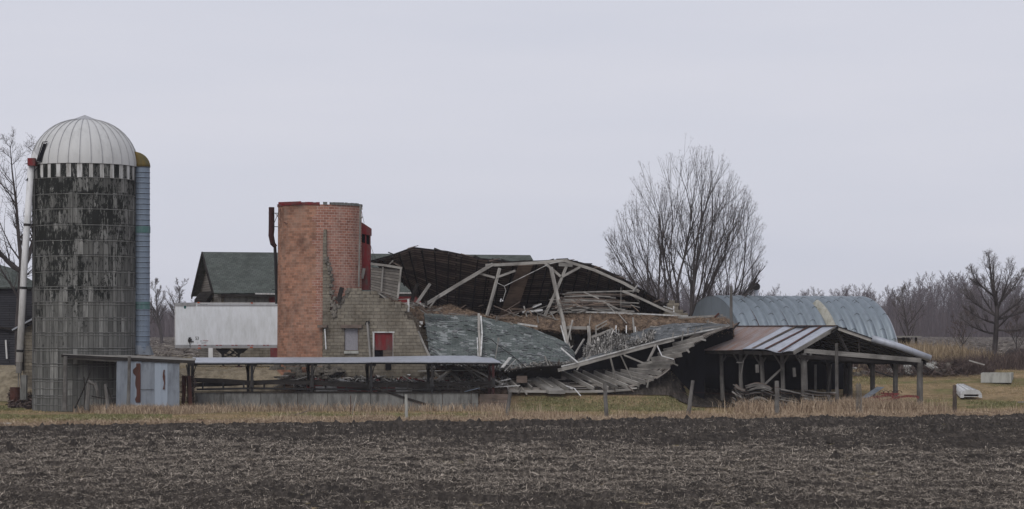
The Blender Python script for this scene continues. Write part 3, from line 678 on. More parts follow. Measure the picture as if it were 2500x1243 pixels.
for i in range(n_):
    if rnd.random() < .12: continue
    a0 = 2*math.pi*i/n_; a1 = 2*math.pi*(i+1)/n_; h = .10+.05*rnd.random()
    q = lambda a, r, z: Vector((c2.x+math.cos(a)*r, c2.y+math.sin(a)*r, z))
    red = math.cos((a0+a1)/2) < .1
    for (ra, rb, z_a, z_b) in ((RB+.06, RB+.06, zt-.02, zt+h), (RB+.06, RB-.28, zt+h, zt+h+.02), (RB-.28, RB-.28, zt+h+.02, zt-.02)):
        m.face([q(a0, ra, z_a), q(a1, ra, z_a), q(a1, rb, z_b), q(a0, rb, z_b)], None, 0 if red else 1)
m.build('rim', ['redw', 'conc'], bs)
MB().beam(P(680, 496, 124.8), P(735, 494, 124.4), .06, .12).build('rim_strip', 'redw', bs)
# dark blower pipe at left
m = MB(); m.tube([P(663, 506, 127), P(663, 560, 127), P(662, 575, 127), P(666, 595, 127), P(673, 603, 127)], [.17, .18, .17, .16, .12], 8); m.build('gutter_head', 'maroon', bs)
m = MB(); m.tube([P(671, 600, 127), P(675, 680, 127), P(676, 742, 127)], [.09, .11, .11], 8); m.build('downpipe', 'black', bs)
for py in (520, 553, 707):
    MB().beam(P(656 if py < 600 else 664, py, 127), P(686, py+1, 126.5), .04).build('pipe_bracket', 'black', bs)
m = MB()
for a, b_ in (((669, 545), (684, 510)), ((672, 520), (686, 540)), ((686, 540), (718, 506)), ((686, 540), (702, 546)), ((684, 505), (686, 555))): m.beam(P(*a, 126), P(*b_, 124.9), .025)
m.build('stay_rod', 'rust', bs)
# red chute at right
m = MB(); zb = 708; off = Vector((0, .9, 0)); fr = [P(879, zb, 127), P(903, zb, 127), P(903.5, 598, 127), P(879, 590, 127)]
for face in (fr, [P(879, 570, 127), P(905, 575, 127), P(905, 557, 127), P(884, 543, 127), P(880, 547, 127)]):
    m.face(face); m.face([p+off for p in face][::-1])
    for i in range(len(face)):
        j = (i+1) % len(face); m.face([face[j], face[i], face[i]+off, face[j]+off])
for px in (879.5, 893, 903.5): m.beam(P(px, 598, 127.1), P(px, 568, 127.1), .07)
m.build('red_chute', 'redw', bs)
m = MB(); m.face([P(880, 592, 127.5), P(904, 598, 127.5), P(904, 573, 127.5), P(880, 568, 127.5)]); m.build('chute_opening', 'shade_black', bs)
MB().beam(P(889, 655, 126.8), P(884, 680, 126.8), .18, .05, (0, 1, 0)).build('loose_board', 'grey', bs)
m = MB(); m.tube([P(880, 501, 125.6), P(877, 640, 125.8), P(876, 700, 125.8)], .06, 6)
for py in (510, 531): m.box(P(882, py, 125.6), (.14, .1, .1))
m.build('vent_pipe', 'grey', bs)
MB().tube([P(882, 512, 125.6), P(889, 545, 126)], .012, 3).build('guy_wire', 'black', bs)
m = MB(); m.tube([P(905, 600, 127), P(912, 620, 127), P(920, 640, 127.2)], .012, 3); m.tube([P(909, 617, 127), P(909, 650, 127)], .01, 3)
m.build('guy_wire', 'black', bs)
r_ = random.Random(4)
for k in range(46):
    px = r_.uniform(668, 830); py = r_.choice([892, 899, 906, 913, 921]); ce = P(px, py, 124.1-.010*(py-890)); s_ = Vector((r_.uniform(.15, .42), r_.uniform(.25, .5), r_.uniform(.10, .2)))
    m = MB(); vs = []
    for i in range(2):
        for j in range(6): vs.append(ce+Vector((math.cos(j*1.047)*s_.x*r_.uniform(.8, 1.1), math.sin(j*1.047)*s_.y*.6*r_.uniform(.8, 1.1), (i-.5)*s_.z)))
    m.face(vs[6:]); m.face(vs[:6][::-1])
    for j in range(6): m.face([vs[j], vs[(j+1) % 6], vs[6+(j+1) % 6], vs[6+j]])
    m.build('foundation_stone', 'stone', bs)

# ------------------------------------------------------------------ collapsed barn
bb = P(1300, 900, 127); bb.z = 2.
barn = thing('collapsed_barn', bb, 'fallen barn of grey block walls with caved-in roofs and broken timbers', 'barn')
def pp(l, D): return [P(x, y, D if not callable(D) else D(x)) for x, y in l]
gD = lambda x: 124.3-.003*(x-800)
def wallpoly(l, D, mat, name, parent, th=.35):
    f = pp(l, D); m = MB(); m.face(f[::-1] if False else f); bk = [p+Vector((0, th, 0)) for p in f]; m.face(bk[::-1])
    for i in range(len(f)):
        j = (i+1) % len(f); m.face([f[j], f[i], bk[i], bk[j]])
    return m.build(name, mat, parent)
# block gable wall with holes for the window and door, in butted pieces
XT = [(826, 745), (826, 738), (836, 738), (836, 730), (843, 730), (843, 722), (852, 722), (852, 713)]
W1 = [(806, 925), (806, 752), (816, 752), (816, 745), (828, 745), (828, 737), (836, 737), (836, 729), (840, 729)]
wallpoly([(806, 935), (806, 757), (814, 757), (814, 749), (824, 749), (824, 741), (832, 741), (832, 733), (841, 733), (841, 935)], gD, 'block', 'gable_wall', barn)
wallpoly([(841, 802), (841, 725), (848, 725), (848, 713), (857, 713), (857, 704), (873, 704), (873, 712), (875, 712), (875, 802)], gD, 'block', 'gable_wall', barn)
wallpoly([(841, 935), (841, 856), (875, 856), (875, 935)], gD, 'block', 'gable_wall', barn)
wallpoly([(875, 935), (875, 712), (902, 712), (902, 719), (912, 719), (912, 935)], gD, 'block', 'gable_wall', barn)
wallpoly([(912, 811), (912, 719), (926, 719), (926, 728), (934, 728), (934, 737), (952, 737), (952, 745), (960, 745), (960, 811)], gD, 'block', 'gable_wall', barn)
wallpoly([(912, 935), (912, 872), (960, 872), (960, 935)], gD, 'block', 'gable_wall', barn)
wallpoly([(960, 935), (960, 745), (970, 745), (970, 752), (985, 752), (985, 760), (992, 768), (995, 780), (1010, 782), (1030, 840), (1048, 875), (1050, 935)], gD, 'block', 'gable_wall', barn)
wallpoly([(787, 930), (788, 600), (790, 560), (797, 560), (797, 640), (803, 640), (803, 655), (807, 655), (807, 668), (811, 668), (811, 690), (808, 690), (808, 735), (806, 752), (806, 930)], 124.28, 'block', 'corner_pier', barn, .8)
r_ = random.Random(11)
def stone(m, ce, s_, r_):
    vs = []
    for i in range(2):
        for j in range(5): vs.append(ce+Vector((math.cos(j*1.257+i*.3)*s_*r_.uniform(.7, 1.2), math.sin(j*1.257)*s_*.8*r_.uniform(.7, 1.1), (i-.5)*s_*r_.uniform(.9, 1.4))))
    m.face(vs[5:]); m.face(vs[:5][::-1])
    for j in range(5): m.face([vs[j], vs[(j+1) % 5], vs[5+(j+1) % 5], vs[5+j]])
for k in range(60):
    t = k/60; line = [(797, 630), (806, 660), (810, 700), (814, 740), (818, 760), (815, 775)] if k < 30 else [(812, 765), (822, 748), (834, 735), (845, 722), (850, 712), (858, 706)]
    q = (k % 30)/30*(len(line)-1); i = int(q); x = line[i][0]+(line[i+1][0]-line[i][0])*(q-i); y = line[i][1]+(line[i+1][1]-line[i][1])*(q-i)
    m = MB(); stone(m, P(x+r_.uniform(-4, 4), y+r_.uniform(-3, 4), 124.2), r_.uniform(.08, .17), r_); m.build('broken_block', 'stone', barn)
m = MB()
for x0, y0, n in ((858, 708, 2), (880, 715, 3), (930, 733, 2), (955, 741, 2), (972, 749, 2), (985, 757, 1)):
    for i in range(n): MB().box(P(x0+i*17, y0, gD(x0)+.16), (.38, .34, .19)).build('loose_block', 'block', barn)
m = MB(); 
for k in range(60):
    x = r_.uniform(990, 1020); m.box(P(x, 765+(x-990)*1.+r_.uniform(-8, 12), 123.9), (.3*r_.uniform(.3, 1), .3, .18), r_.uniform(0, 3))
m.build('rubble', 'blockd', barn)
MB().face([P(842, 855, 124.3), P(874, 855, 124.3), P(874, 802, 124.3), P(842, 802, 124.3)]).build('window_board', 'osb', barn, solid=.03)
m = MB(); m.beam(P(833, 797, 124.15), P(884, 797, 124.05), .3, .20); m.build('window_lintel', 'brown', barn)
MB().beam(P(841, 860, 124.2), P(876, 860, 124.15), .3, .16).build('window_sill', 'concl', barn)
dr = MB(); 
for i in range(5): dr.box(P(917+i*10, 833, 123.98), (.235, .05, 1.05))
door = dr.build('barn_door', 'redw', barn)
m = MB(); m.box(P(948, 863, 124.0), (.62, .04, .45)); m.build('door_patch', 'brown', door)
m = MB()
for a, b_ in (((912, 811), (912, 880)), ((961, 811), (961, 880)), ((909, 811), (964, 811))): m.beam(P(*a, 123.88), P(*b_, 123.86), .10, .07)
m.build('door_frame', 'whitew', barn)
MB().face([P(913, 876, 124.2), P(960, 876, 124.2), P(960, 812, 124.2), P(913, 812, 124.2)]).build('door_opening', 'shade_black', barn)
MB().beam(P(897, 787, 123.85), P(905, 880, 123.8), .16, .10).build('wall_post', 'grey', barn)
MB().tube([P(893, 792, 123.9), P(895, 785, 123.8), P(900, 784, 123.8), P(902, 790, 123.8)], .05, 6).build('pulley_hook', 'black', barn)
MB().beam(P(793, 803, 124.1), P(796, 853, 124.1), .06, .06).build('pipe_stub', 'white', barn)
MB().beam(P(776, 797, 124.2), P(799, 797, 124.1), .3, .14).build('lintel_stub', 'brown', barn)
MB().box(P(948, 893, 123.87), (.34, .1, .5)).build('vent_hole', 'shade_black', barn)
MB().beam(P(826, 735, 124.0), P(835, 702, 124.1), .26, .12, (0, 1, 0)).build('charred_block', 'dark', barn)
# rear face and floor close the cavity
wD = lambda x: 127.6+.002*(x-1000)
wallpoly([(1000, 905), (1000, 772), (1300, 783), (1402, 784), (1402, 905)], wD, 'blockd', 'long_wall', barn, .4)
wallpoly([(1434, 905), (1434, 785), (1785, 789), (1785, 905)], wD, 'blockd', 'long_wall', barn, .4)
wallpoly([(1402, 803), (1402, 784), (1434, 784), (1434, 803)], wD, 'blockd', 'long_wall', barn, .4)
wallpoly([(1402, 905), (1402, 842), (1434, 842), (1434, 905)], wD, 'blockd', 'long_wall', barn, .4)
m = MB()
for k in range(36):
    px = 1300+k*13.1
    if r_.random() < .12: continue
    m.box(P(px, 788+(px-1300)*.008, wD(px)-.06), (.31*r_.uniform(.85, 1), .3, .2*r_.uniform(.9, 1.1)), r_.uniform(-.05, .05))
for k in range(10): m.box(P(1430+k*19+r_.uniform(-4, 4), 779+r_.uniform(-1, 1), wD(1450)+.1), (.38, .3, .18), r_.uniform(-.2, .2))
m.build('cap_block_course', 'block', barn)
MB().beam(P(1378, 800, 127.2), P(1432, 801, 127.2), .3, .18).build('door_lintel', 'pale', barn)
MB().grid(lambda u, v: P(1000+785*u, 775+12*min(1, u*3), 128)+Vector((0, 8.*v, .04*math.sin(u*40))), 20, 6).build('loft_floor', 'brown', barn, solid=.15)
MB().face([P(1398, 850, 129.5), P(1438, 850, 129.5), P(1438, 795, 129.5), P(1398, 795, 129.5)]).build('door_dark', 'shade_black', barn)

# fallen front roof: shingled panels
def panel(front, fnD, name, mat, thick=.10, parent=barn):
    m = MB(); f = [P(x, y, d) for x, y, d in front]; m.face(f); return m.build(name, mat, parent, solid=thick)
def strip(top, bot, n, nv, name, mat, thick=.1, amp=.05, seed=1, parent=barn):
    """loft between two polylines [(px,py,D)...] sampled by px"""
    def s(l, t):
        q = t*(len(l)-1); i = min(int(q), len(l)-2); a, b_ = P(*l[i]), P(*l[i+1]); return a.lerp(b_, q-i)
    def fn(u, v):
        p = s(top, u).lerp(s(bot, u), v); w = math.sin(u*9+seed)*math.sin(v*7+seed*2)+.5*math.sin(u*23+v*11); return p+Vector((0, -amp*w, amp*w*.5))
    return MB().grid(fn, n, nv).build(name, mat, parent, solid=thick), fn
top = [(1035, 766, 127.2), (1080, 770, 127.2), (1125, 772, 127.2), (1170, 777, 127.2), (1220, 785, 127.2), (1265, 793, 127), (1310, 806, 126.6), (1350, 822, 126), (1385, 843, 125.4), (1402, 862, 124.8)]
bot = [(1050, 875, 123.6), (1075, 890, 123.2), (1125, 893, 123.), (1170, 895, 123.), (1215, 904, 123.), (1250, 903, 123.), (1300, 895, 123.2), (1340, 893, 123.4), (1375, 893, 123.6), (1405, 892, 123.8)]
_, f1 = strip(top, bot, 60, 20, 'shingled_roof_slab', 'shing', .12, .10, 2)
top2 = [(1470, 842, 126.2), (1500, 830, 126.4), (1545, 815, 126.6), (1590, 800, 126.9), (1640, 793, 127.), (1700, 791, 127.1), (1745, 792, 127.1), (1785, 794, 127)]
bot2 = [(1400, 888, 124.0), (1440, 878, 124.1), (1500, 862, 124.3), (1560, 845, 124.6), (1620, 829, 125), (1680, 817, 125.4), (1735, 806, 125.8), (1788, 797, 126.2)]
_, f2 = strip(top2, bot2, 50, 12, 'shingled_roof_slab', 'shingg', .12, .06, 5)
m = MB()      # dark tarred lower edge band
m.grid(lambda u, v: P(1240+130*u, 905-12*u-3*math.sin(u*3), 122.95).lerp(P(1240+130*u, 932-5*u, 125.), v), 10, 3).build('sagging_felt', 'dark', barn, solid=.05)
# the loose curling shingles on the slab
m = MB()
for k in range(420):
    u = r_.random(); v = r_.random()**.8
    fn = f1 if r_.random() < .7 else f2
    p = fn(u, v)+Vector((0, -.10, .02)); w = r_.uniform(.1, .3); d1 = (fn(min(1, u+.01), v)-fn(max(0, u-.01), v)).normalized(); d2 = (fn(u, min(1, v+.02))-fn(u, max(0, v-.02))).normalized()
    li = Vector((0, -.06, .02))*r_.random(); h = r_.uniform(.08, .14)
    m.face([p-d1*w/2, p+d1*w/2, p+d1*w/2+d2*h+li, p-d1*w/2+d2*h+li])
m.build('curled_shingle_courses', 'shingg', barn, solid=.012)['kind'] = 'stuff'
# fascia beams
def bline(pts, w, h, name, mat, parent=barn, seg=True):
    m = MB(); v = [P(*p) for p in pts]; o = rnd.uniform(0, 30)
    if parent is barn and w > .09: w *= .84; h *= .84
    for a, b_ in zip(v, v[1:]): m.beam(a, b_, w, h, o=o); o += (b_-a).length
    return m.build(name, mat, parent)
bline([(1362, 904, 123.2), (1400, 895, 123.4), (1460, 878, 123.7), (1500, 867, 123.9), (1560, 851, 124.2), (1620, 835, 124.6), (1645, 829, 124.8)], .12, .24, 'fascia_beam', 'pale')
bline([(1360, 897, 123.3), (1400, 888, 123.4), (1500, 861, 123.8), (1620, 829, 124.5), (1700, 812, 125.2), (1790, 795, 126)], .10, .09, 'gutter', 'whitew')
bline([(1610, 834, 124.6), (1680, 818, 125.1), (1740, 806, 125.7)], .10, .16, 'fascia_beam', 'grey')
bline([(1690, 806, 125), (1740, 798, 125.6), (1800, 793, 126.2)], .05, .06, 'rail_strip', 'grey')
for px, y0_, y1_ in ((1644, 812, 832), (1680, 800, 815), (1713, 796, 808), (1668, 808, 835), (1700, 798, 812)): bline([(px, y0_, 124.7), (px-3+r_.uniform(-2, 4), y1_, 124.7)], .07, .07, 'stub_post', 'grey')
# lower fallen deck with rafters
near = [(860, 948, 122.6), (960, 949, 122.6), (1060, 950, 122.7), (1150, 953, 122.9), (1240, 956, 123.1), (1330, 957, 123.2), (1420, 957, 123.3), (1490, 956, 123.3), (1545, 951, 123.4), (1590, 936, 123.6), (1630, 908, 123.9), (1665, 872, 124.2), (1700, 842, 124.6), (1745, 815, 125.2), (1788, 798, 125.8)]
far = [(860, 915, 125.0), (960, 905, 125.0), (1060, 893, 125.2), (1150, 898, 125.2), (1240, 905, 125.3), (1310, 908, 125.6), (1380, 912, 125.8), (1440, 914, 125.8), (1490, 914, 125.6), (1535, 908, 125.4), (1575, 893, 125.2), (1610, 868, 125.2), (1650, 842, 125.4), (1700, 818, 125.6), (1760, 800, 125.8)]
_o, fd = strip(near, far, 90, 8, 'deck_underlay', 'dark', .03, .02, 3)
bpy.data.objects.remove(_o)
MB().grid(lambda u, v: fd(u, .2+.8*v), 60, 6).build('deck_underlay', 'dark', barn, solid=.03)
m = MB(); NR = 17
for j in range(NR):
    u = r_.uniform(0, .02)
    while u < .985:
        u2 = min(u+r_.uniform(.05, .16), r_.uniform(.985, 1.)); v0 = j/NR; v1 = (j+r_.uniform(.78, .93))/NR; dz = r_.uniform(.03, .07); tl = r_.uniform(-.03, .03)
        if u > .5 and j < 3: u2 = min(u2, u+.06)
        if r_.random() > (.04 if u < .5 or j > 3 else .45-.1*j) and u2 > u:
            n_ = max(2, int((u2-u)*60)); o = r_.uniform(0, 30)
            for i in range(n_):
                a_, b_ = u+(u2-u)*i/n_, u+(u2-u)*(i+1)/n_; up_ = Vector((0, -.3*dz, dz+tl)); up2 = Vector((0, -.3*dz, dz-tl))
                m.face([fd(a_, v0)+up_, fd(b_, v0)+up_, fd(b_, v1)+up2, fd(a_, v1)+up2], [(o+a_*22, o), (o+b_*22, o), (o+b_*22, o+.18), (o+a_*22, o+.18)])
        u = u2+.001
m.build('fallen_roof_deck', 'deckb', barn)
m = MB()
for k in range(27):
    u = .03+.84*k/26+r_.uniform(-.006, .006); 
    if k in (12,): continue
    a = fd(min(u+.015, 1), .03); b_ = fd(max(u-.03, 0), .97)
    up = Vector((0, -.3, .9)).normalized(); mm = MB(); mm.beam(a+up*.14, b_+up*.14, .09, .26, up)
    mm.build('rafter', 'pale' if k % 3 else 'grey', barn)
bline([(x, y-1, d-.05) for x, y, d in near[4:9]], .08, .14, 'eave_board', 'pale')
bline([(1310, 895, 122.9), (1238, 930, 123.2)], .01, .01, 'wire', 'black')
for a, b_, w, mt in (((1490, 873, 123.8), (1504, 927, 124.2), .09, 'pale'), ((1515, 867, 123.9), (1542, 925, 124.2), .10, 'pale'), ((1524, 867, 124), (1572, 887, 123.7), .16, 'pale'),
                     ((1602, 842, 124.2), (1582, 882, 123.8), .16, 'pale'), ((1556, 893, 123.6), (1592, 883, 123.5), .22, 'grey'), ((1604, 843, 124.2), (1616, 869, 124), .06, 'white'),
                     ((1616, 869, 124), (1645, 877, 123.9), .06, 'white'), ((1415, 893, 123.3), (1408, 904, 123.3), .12, 'pale'), ((1370, 850, 123.5), (1412, 886, 123.2), .09, 'white'),
                     ((1550, 905, 125), (1625, 897, 124.3), .14, 'grey'), ((1540, 918, 125), (1610, 914, 124.2), .14, 'grey'), ((1388, 945, 123), (1398, 950, 122.7), .06, 'white'), ((1382, 942, 123), (1402, 948, 122.7), .05, 'white'),
                     ((1402, 948, 122.7), (1418, 967, 122.3), .05, 'white')):
    bline([a, b_], w, w*.7, 'broken_timber', mt)
# bench like box boards on the deck
m = MB(); A = P(1290, 922, 124.5); B = P(1340, 954, 122.9); side = Vector((.95, 0, 0)); dn = Vector((0, 0, -.18))
m.face([A, B, B+side, A+side][::-1]); m.face([B, B+dn, B+side+dn, B+side][::-1]); m.face([A, A+dn, B+dn, B]); m.build('plank_bench', 'grey', barn, solid=.03)
m = MB(); m.box(P(1274, 926, 123.4), (.62, .4, .40)); m.build('wooden_crate_side', 'brown', barn)
# near-black sheets paint the cavity's deep shade; dark soil sheet added at right
MB().grid(lambda u, v: Vector((-4+14.5*u, 125.5+1.9*v, G(-4+14.5*u, 125.5+1.9*v)+.04)), 30, 10).build('cavity_dark_floor', 'shade_black', barn)
MB().grid(lambda u, v: Vector((5.+7.*u, 123.35-.15*u+3.6*v, G(5.+7.*u, 123.35-.15*u+3.6*v)+.05)), 30, 12).build('cavity_dark_floor', 'soil', barn)
MB().face([P(1500, 975, 126.9), P(1720, 975, 126.9), P(1720, 815, 126.9), P(1500, 870, 126.9)]).build('cavity_shade', 'shade_black', barn)
MB().face([P(1050, 915, 127.3), P(1790, 915, 127.3), P(1790, 800, 127.3), P(1050, 880, 127.3)]).build('cavity_shade', 'shade_black', barn)

for k in range(70):
    src = (fd, f1, f2)[k % 3]; u = r_.random(); v = r_.choice([0., .02, .97, 1.]) if src is not fd else r_.choice([.0, .0, .98, .5])
    p = src(u, v)+Vector((0, -.12, .06)); a = r_.uniform(0, 3.14); l_ = r_.uniform(.25, .9); d = Vector((math.cos(a), -.3, math.sin(a)*.8))*l_/2
    MB().beam(p-d, p+d, r_.uniform(.05, .14), .03, (r_.gauss(0, .5), -1, .5), tp=r_.uniform(.2, .9)).build('splintered_board', ('pale', 'grey', 'brown', 'pale')[k % 4], barn)
# upper standing roof, seen from below
top = [(905, 637, 129), (950, 625, 129.3), (1008, 603, 129.6), (1090, 613, 129.8), (1175, 633, 129.9), (1250, 641, 129.9), (1320, 638, 129.8), (1382, 634, 129.6), (1450, 650, 129.8), (1510, 673, 130), (1545, 693, 130.2), (1585, 718, 130.3), (1640, 757, 130.4), (1684, 772, 130.5)]
bot = [(930, 652, 131), (985, 690, 133), (1043, 750, 135), (1090, 785, 136), (1160, 788, 136), (1225, 788, 136), (1285, 788, 136), (1345, 788, 136), (1420, 788, 136), (1490, 788, 136), (1535, 788, 136), (1570, 788, 135.5), (1620, 786, 134.5), (1684, 785, 133)]
_, fu = strip(top, bot, 78, 12, 'standing_roof', 'undb', .10, .06, 4)
for k in range(32):
    u = .02+.96*k/31+r_.uniform(-.004, .004); a = fu(u, .0); b_ = fu(min(1, max(0, u-.004)), .99); up = Vector((0, -.75, -.6)).normalized()
    if a.lerp(b_, .5).length < 1: continue
    MB().beam(a+up*.12, b_+up*.12, .07, .17, up).build('rafter', 'dark', barn)
strip([(1266, 648, 129.5), (1300, 648, 129.5)], [(1218, 772, 133.3), (1258, 772, 133.3)], 4, 20, 'brown_patch', 'patchw', .03, .0)
for k in range(24):
    u = r_.uniform(.0, .98); p = fu(u, 0)+Vector((0, -.1, .02)); a = r_.uniform(-.5, .4); l_ = r_.uniform(.2, .8); d = Vector((math.cos(a), 0, math.sin(a)))*l_/2
    MB().beam(p-d, p+d, .04, r_.uniform(.06, .14), tp=.5).build('torn_board_end', ('dark', 'dark', 'brown')[k % 3], barn)
for pts, w, h, mt, nm in (
    ([(1185, 648, 129.2), (1250, 645, 129.2), (1320, 641, 129.2), (1386, 636, 129.2)], .16, .22, 'pale', 'ridge_beam'),
    ([(1380, 637, 129.1), (1450, 659, 129.2), (1520, 690, 129.4), (1560, 712, 129.6)], .12, .20, 'pale', 'rake_beam'),
    ([(1520, 711, 128.4), (1560, 727, 128.4), (1620, 755, 128.4), (1668, 774, 128.4)], .12, .17, 'pale', 'fallen_beam'),
    ([(1655, 776, 128.2), (1720, 773, 128.2), (1765, 770, 128.4)], .12, .14, 'grey', 'fallen_beam'),
    ([(1430, 762, 128.2), (1560, 766, 128.2), (1680, 772, 128.2)], .10, .10, 'whitew', 'fallen_beam'),
    ([(1038, 744, 127.8), (1110, 700, 128.4), (1203, 645, 129.1)], .14, .23, 'pale', 'diagonal_beam'),
    ([(1188, 772, 128.4), (1203, 720, 128.8), (1220, 655, 129.1)], .17, .17, 'pale', 'post'),
    ([(1168, 667, 129.1), (1208, 678, 128.9)], .09, .13, 'pale', 'brace'), ([(1213, 677, 128.9), (1258, 661, 129.2)], .09, .13, 'pale', 'brace'),
    ([(1345, 653, 128.6), (1358, 712, 128.2), (1376, 790, 127.3)], .20, .20, 'pale', 'post'),
    ([(1383, 650, 129.), (1358, 710, 128.8), (1330, 770, 128.6)], .17, .17, 'pale', 'post'),
    ([(1330, 642, 129), (1369, 675, 128.8)], .09, .14, 'pale', 'brace'), ([(1372, 676, 128.8), (1416, 652, 129.1)], .09, .14, 'pale', 'brace'),
    ([(1364, 646, 129), (1398, 648, 129)], .2, .24, 'grey', 'beam_bolster'),
    ([(905, 644, 126.4), (940, 648, 126.4), (982, 655, 126.4)], .14, .16, 'pale', 'panel_rail'),
    ([(979, 655, 126.3), (971, 728, 126.3)], .15, .13, 'pale', 'panel_post'), ([(935, 652, 126.35), (931, 712, 126.35)], .09, .09, 'grey', 'panel_stud'),
    ([(960, 636, 126.6), (949, 647, 126.6)], .2, .08, 'grey', 'broken_timber'), ([(958, 640, 126.8), (978, 650, 126.8)], .15, .08, 'brown', 'broken_timber'),
    ([(1050, 693, 127.4), (1014, 745, 127)], .17, .17, 'grey', 'leaning_timber'), ([(1018, 693, 127.9), (1003, 742, 127.5)], .30, .08, 'dark', 'leaning_timber'),
    ([(1072, 720, 128), (1046, 755, 127.6)], .10, .08, 'grey', 'broken_timber'), ([(1040, 735, 127.5), (1040, 752, 127.4)], .2, .2, 'dark', 'stub_post'),
    ([(997, 731, 124.6), (997, 765, 124.4), (1000, 772, 124.3)], .14, .08, 'whitew', 'hanging_trim'), ([(1000, 770, 124.2), (1027, 798, 123.8)], .11, .06, 'whitew', 'hanging_trim'),
    ([(1014, 793, 123.9), (1032, 835, 123.6), (1052, 878, 123.2)], .12, .10, 'pale', 'slab_edge_board'),
    ([(1052, 878, 123.2), (1062, 900, 123.)], .09, .08, 'pale', 'slab_edge_board'),
    ([(1169, 766, 126.9), (1169, 800, 126.0), (1172, 848, 124.2), (1170, 890, 122.9)], .17, .08, 'pale', 'standing_board'),
    ([(1174, 772, 126.6), (1177, 815, 125.2), (1174, 870, 123.3)], .10, .08, 'whitew', 'standing_board'), ([(1165, 825, 124.8), (1167, 870, 123.2)], .06, .05, 'whitew', 'standing_board'),
    ([(1375, 786, 127.1), (1383, 830, 126.2), (1392, 860, 125.3)], .26, .12, 'pale', 'splintered_post'), ([(1369, 795, 127), (1384, 850, 125.6)], .07, .07, 'whitew', 'splinter'), ([(1391, 795, 127), (1394, 830, 125.9)], .05, .06, 'pale', 'splinter'),
    ([(1398, 782, 126.9), (1382, 848, 125.4)], .11, .08, 'pale', 'leaning_board'), ([(1426, 828, 125.6), (1403, 866, 124.6)], .12, .08, 'grey', 'leaning_board'),
    ([(1437, 796, 126.9), (1440, 842, 126.2)], .22, .05, 'pale', 'upright_board'), ([(1455, 795, 127), (1455, 838, 126.4)], .10, .08, 'grey', 'upright_board'),
    ([(1441, 770, 127), (1434, 840, 126)], .04, .04, 'grey', 'thin_rod'), ([(1455, 797, 126.8), (1482, 783, 126.8)], .09, .07, 'pale', 'broken_timber'), ([(1456, 806, 126.7), (1482, 790, 126.7)], .09, .07, 'pale', 'broken_timber'),
    ([(1444, 823, 126.2), (1470, 814, 126.3), (1496, 803, 126.4)], .12, .16, 'pale', 'broken_timber'), ([(1504, 795, 126.8), (1504, 815, 126.6)], .06, .06, 'white', 'stub_post'), ([(1529, 795, 126.8), (1529, 814, 126.6)], .06, .06, 'white', 'stub_post'),
    ([(1545, 775, 127), (1549, 820, 126.6)], .12, .07, 'pale', 'upright_board'), ([(1551, 798, 126.9), (1552, 822, 126.6)], .06, .05, 'white', 'stub_post'),
    ([(1226, 898, 122.8), (1246, 873, 123.2)], .30, .05, 'whitew', 'loose_board'), ([(1232, 906, 122.7), (1260, 877, 123)], .03, .03, 'whitew', 'splinter'),
    ([(1264, 790, 126.6), (1312, 797, 126.3)], .10, .12, 'whitew', 'broken_timber'), ([(1020, 788, 125), (1032, 788, 125)], .2, .22, 'whitew', 'broken_timber'),
    ([(1340, 880, 123.6), (1348, 895, 123.2)], .10, .06, 'grey', 'splinter'), ([(1330, 870, 123.8), (1338, 893, 123.2)], .10, .05, 'grey', 'splinter'),
    ([(1095, 765, 127.2), (1170, 772, 127.1)], .12, .05, 'grey', 'fallen_beam'), ([(1210, 776, 127.8), (1300, 752, 129)], .14, .10, 'brown', 'fallen_beam'),
    ([(1300, 751, 131), (1322, 742, 131)], .3, .1, 'white', 'loose_board'), ([(1275, 762, 129), (1325, 757, 129)], .2, .14, 'white', 'broken_timber'),
    ([(1556, 670, 129.6), (1556, 760, 129.2)], .015, .015, 'grey', 'hanging_wire') if False else ([(1516, 702, 129.3), (1516, 757, 128.8)], .03, .03, 'grey', 'hanging_rod'),
    ([(1545, 713, 128.9), (1556, 697, 129.8)], .1, .1, 'grey', 'brace'), ([(1645, 748, 129), (1645, 768, 128.4)], .07, .06, 'whitew', 'stub_post'), ([(1620, 748, 129), (1645, 756, 128.6)], .08, .06, 'whitew', 'broken_timber'),
    ([(1745, 775, 128.2), (1755, 765, 128.2)], .3, .12, 'rust', 'rusty_plate'),
):
    bline(pts, w, h, nm, mt)
_, _f = strip([(905, 652, 126.6), (980, 658, 126.6)], [(905, 712, 126.6), (972, 735, 126.6)], 4, 6, 'plank_wall_panel', 'lap', .05, 0)
strip([(1532, 714, 128.6), (1560, 730, 128.6)], [(1545, 724, 128.6), (1562, 738, 128.6)], 2, 2, 'torn_felt_panel', 'lap', .04, 0)
m = MB(); m.tube([P(1370, 638, 128.9), P(1340, 645, 128.8), P(1231, 699, 128.8), P(1212, 690, 128.8)], .022, 4); m.tube([P(1231, 699, 128.8), P(1235, 710, 128.8), P(1228, 732, 128.8)], .018, 4); m.build('lightning_cable', 'whitew', barn)
m = MB()
for q in ((1223, 731), (1227, 734), (1222, 735)): m.box(P(*q, 128.8), (.08, .08, .08))
m.build('insulator', 'white', barn)
m = MB(); m.tube([P(1180, 824, 124.5), P(1200, 829, 124.3), P(1214, 842, 124.0), P(1250, 868, 123.4), P(1283, 896, 122.9)], .028, 5); m.build('black_cable', 'black', barn)
m = MB(); m.tube([P(1216, 836, 123.6), P(1212, 858, 123.3), P(1209, 876, 123)], .03, 5); m.box(P(1217, 829, 123.7), (.12, .1, .22)); m.build('mast_pipe', 'grey', barn)
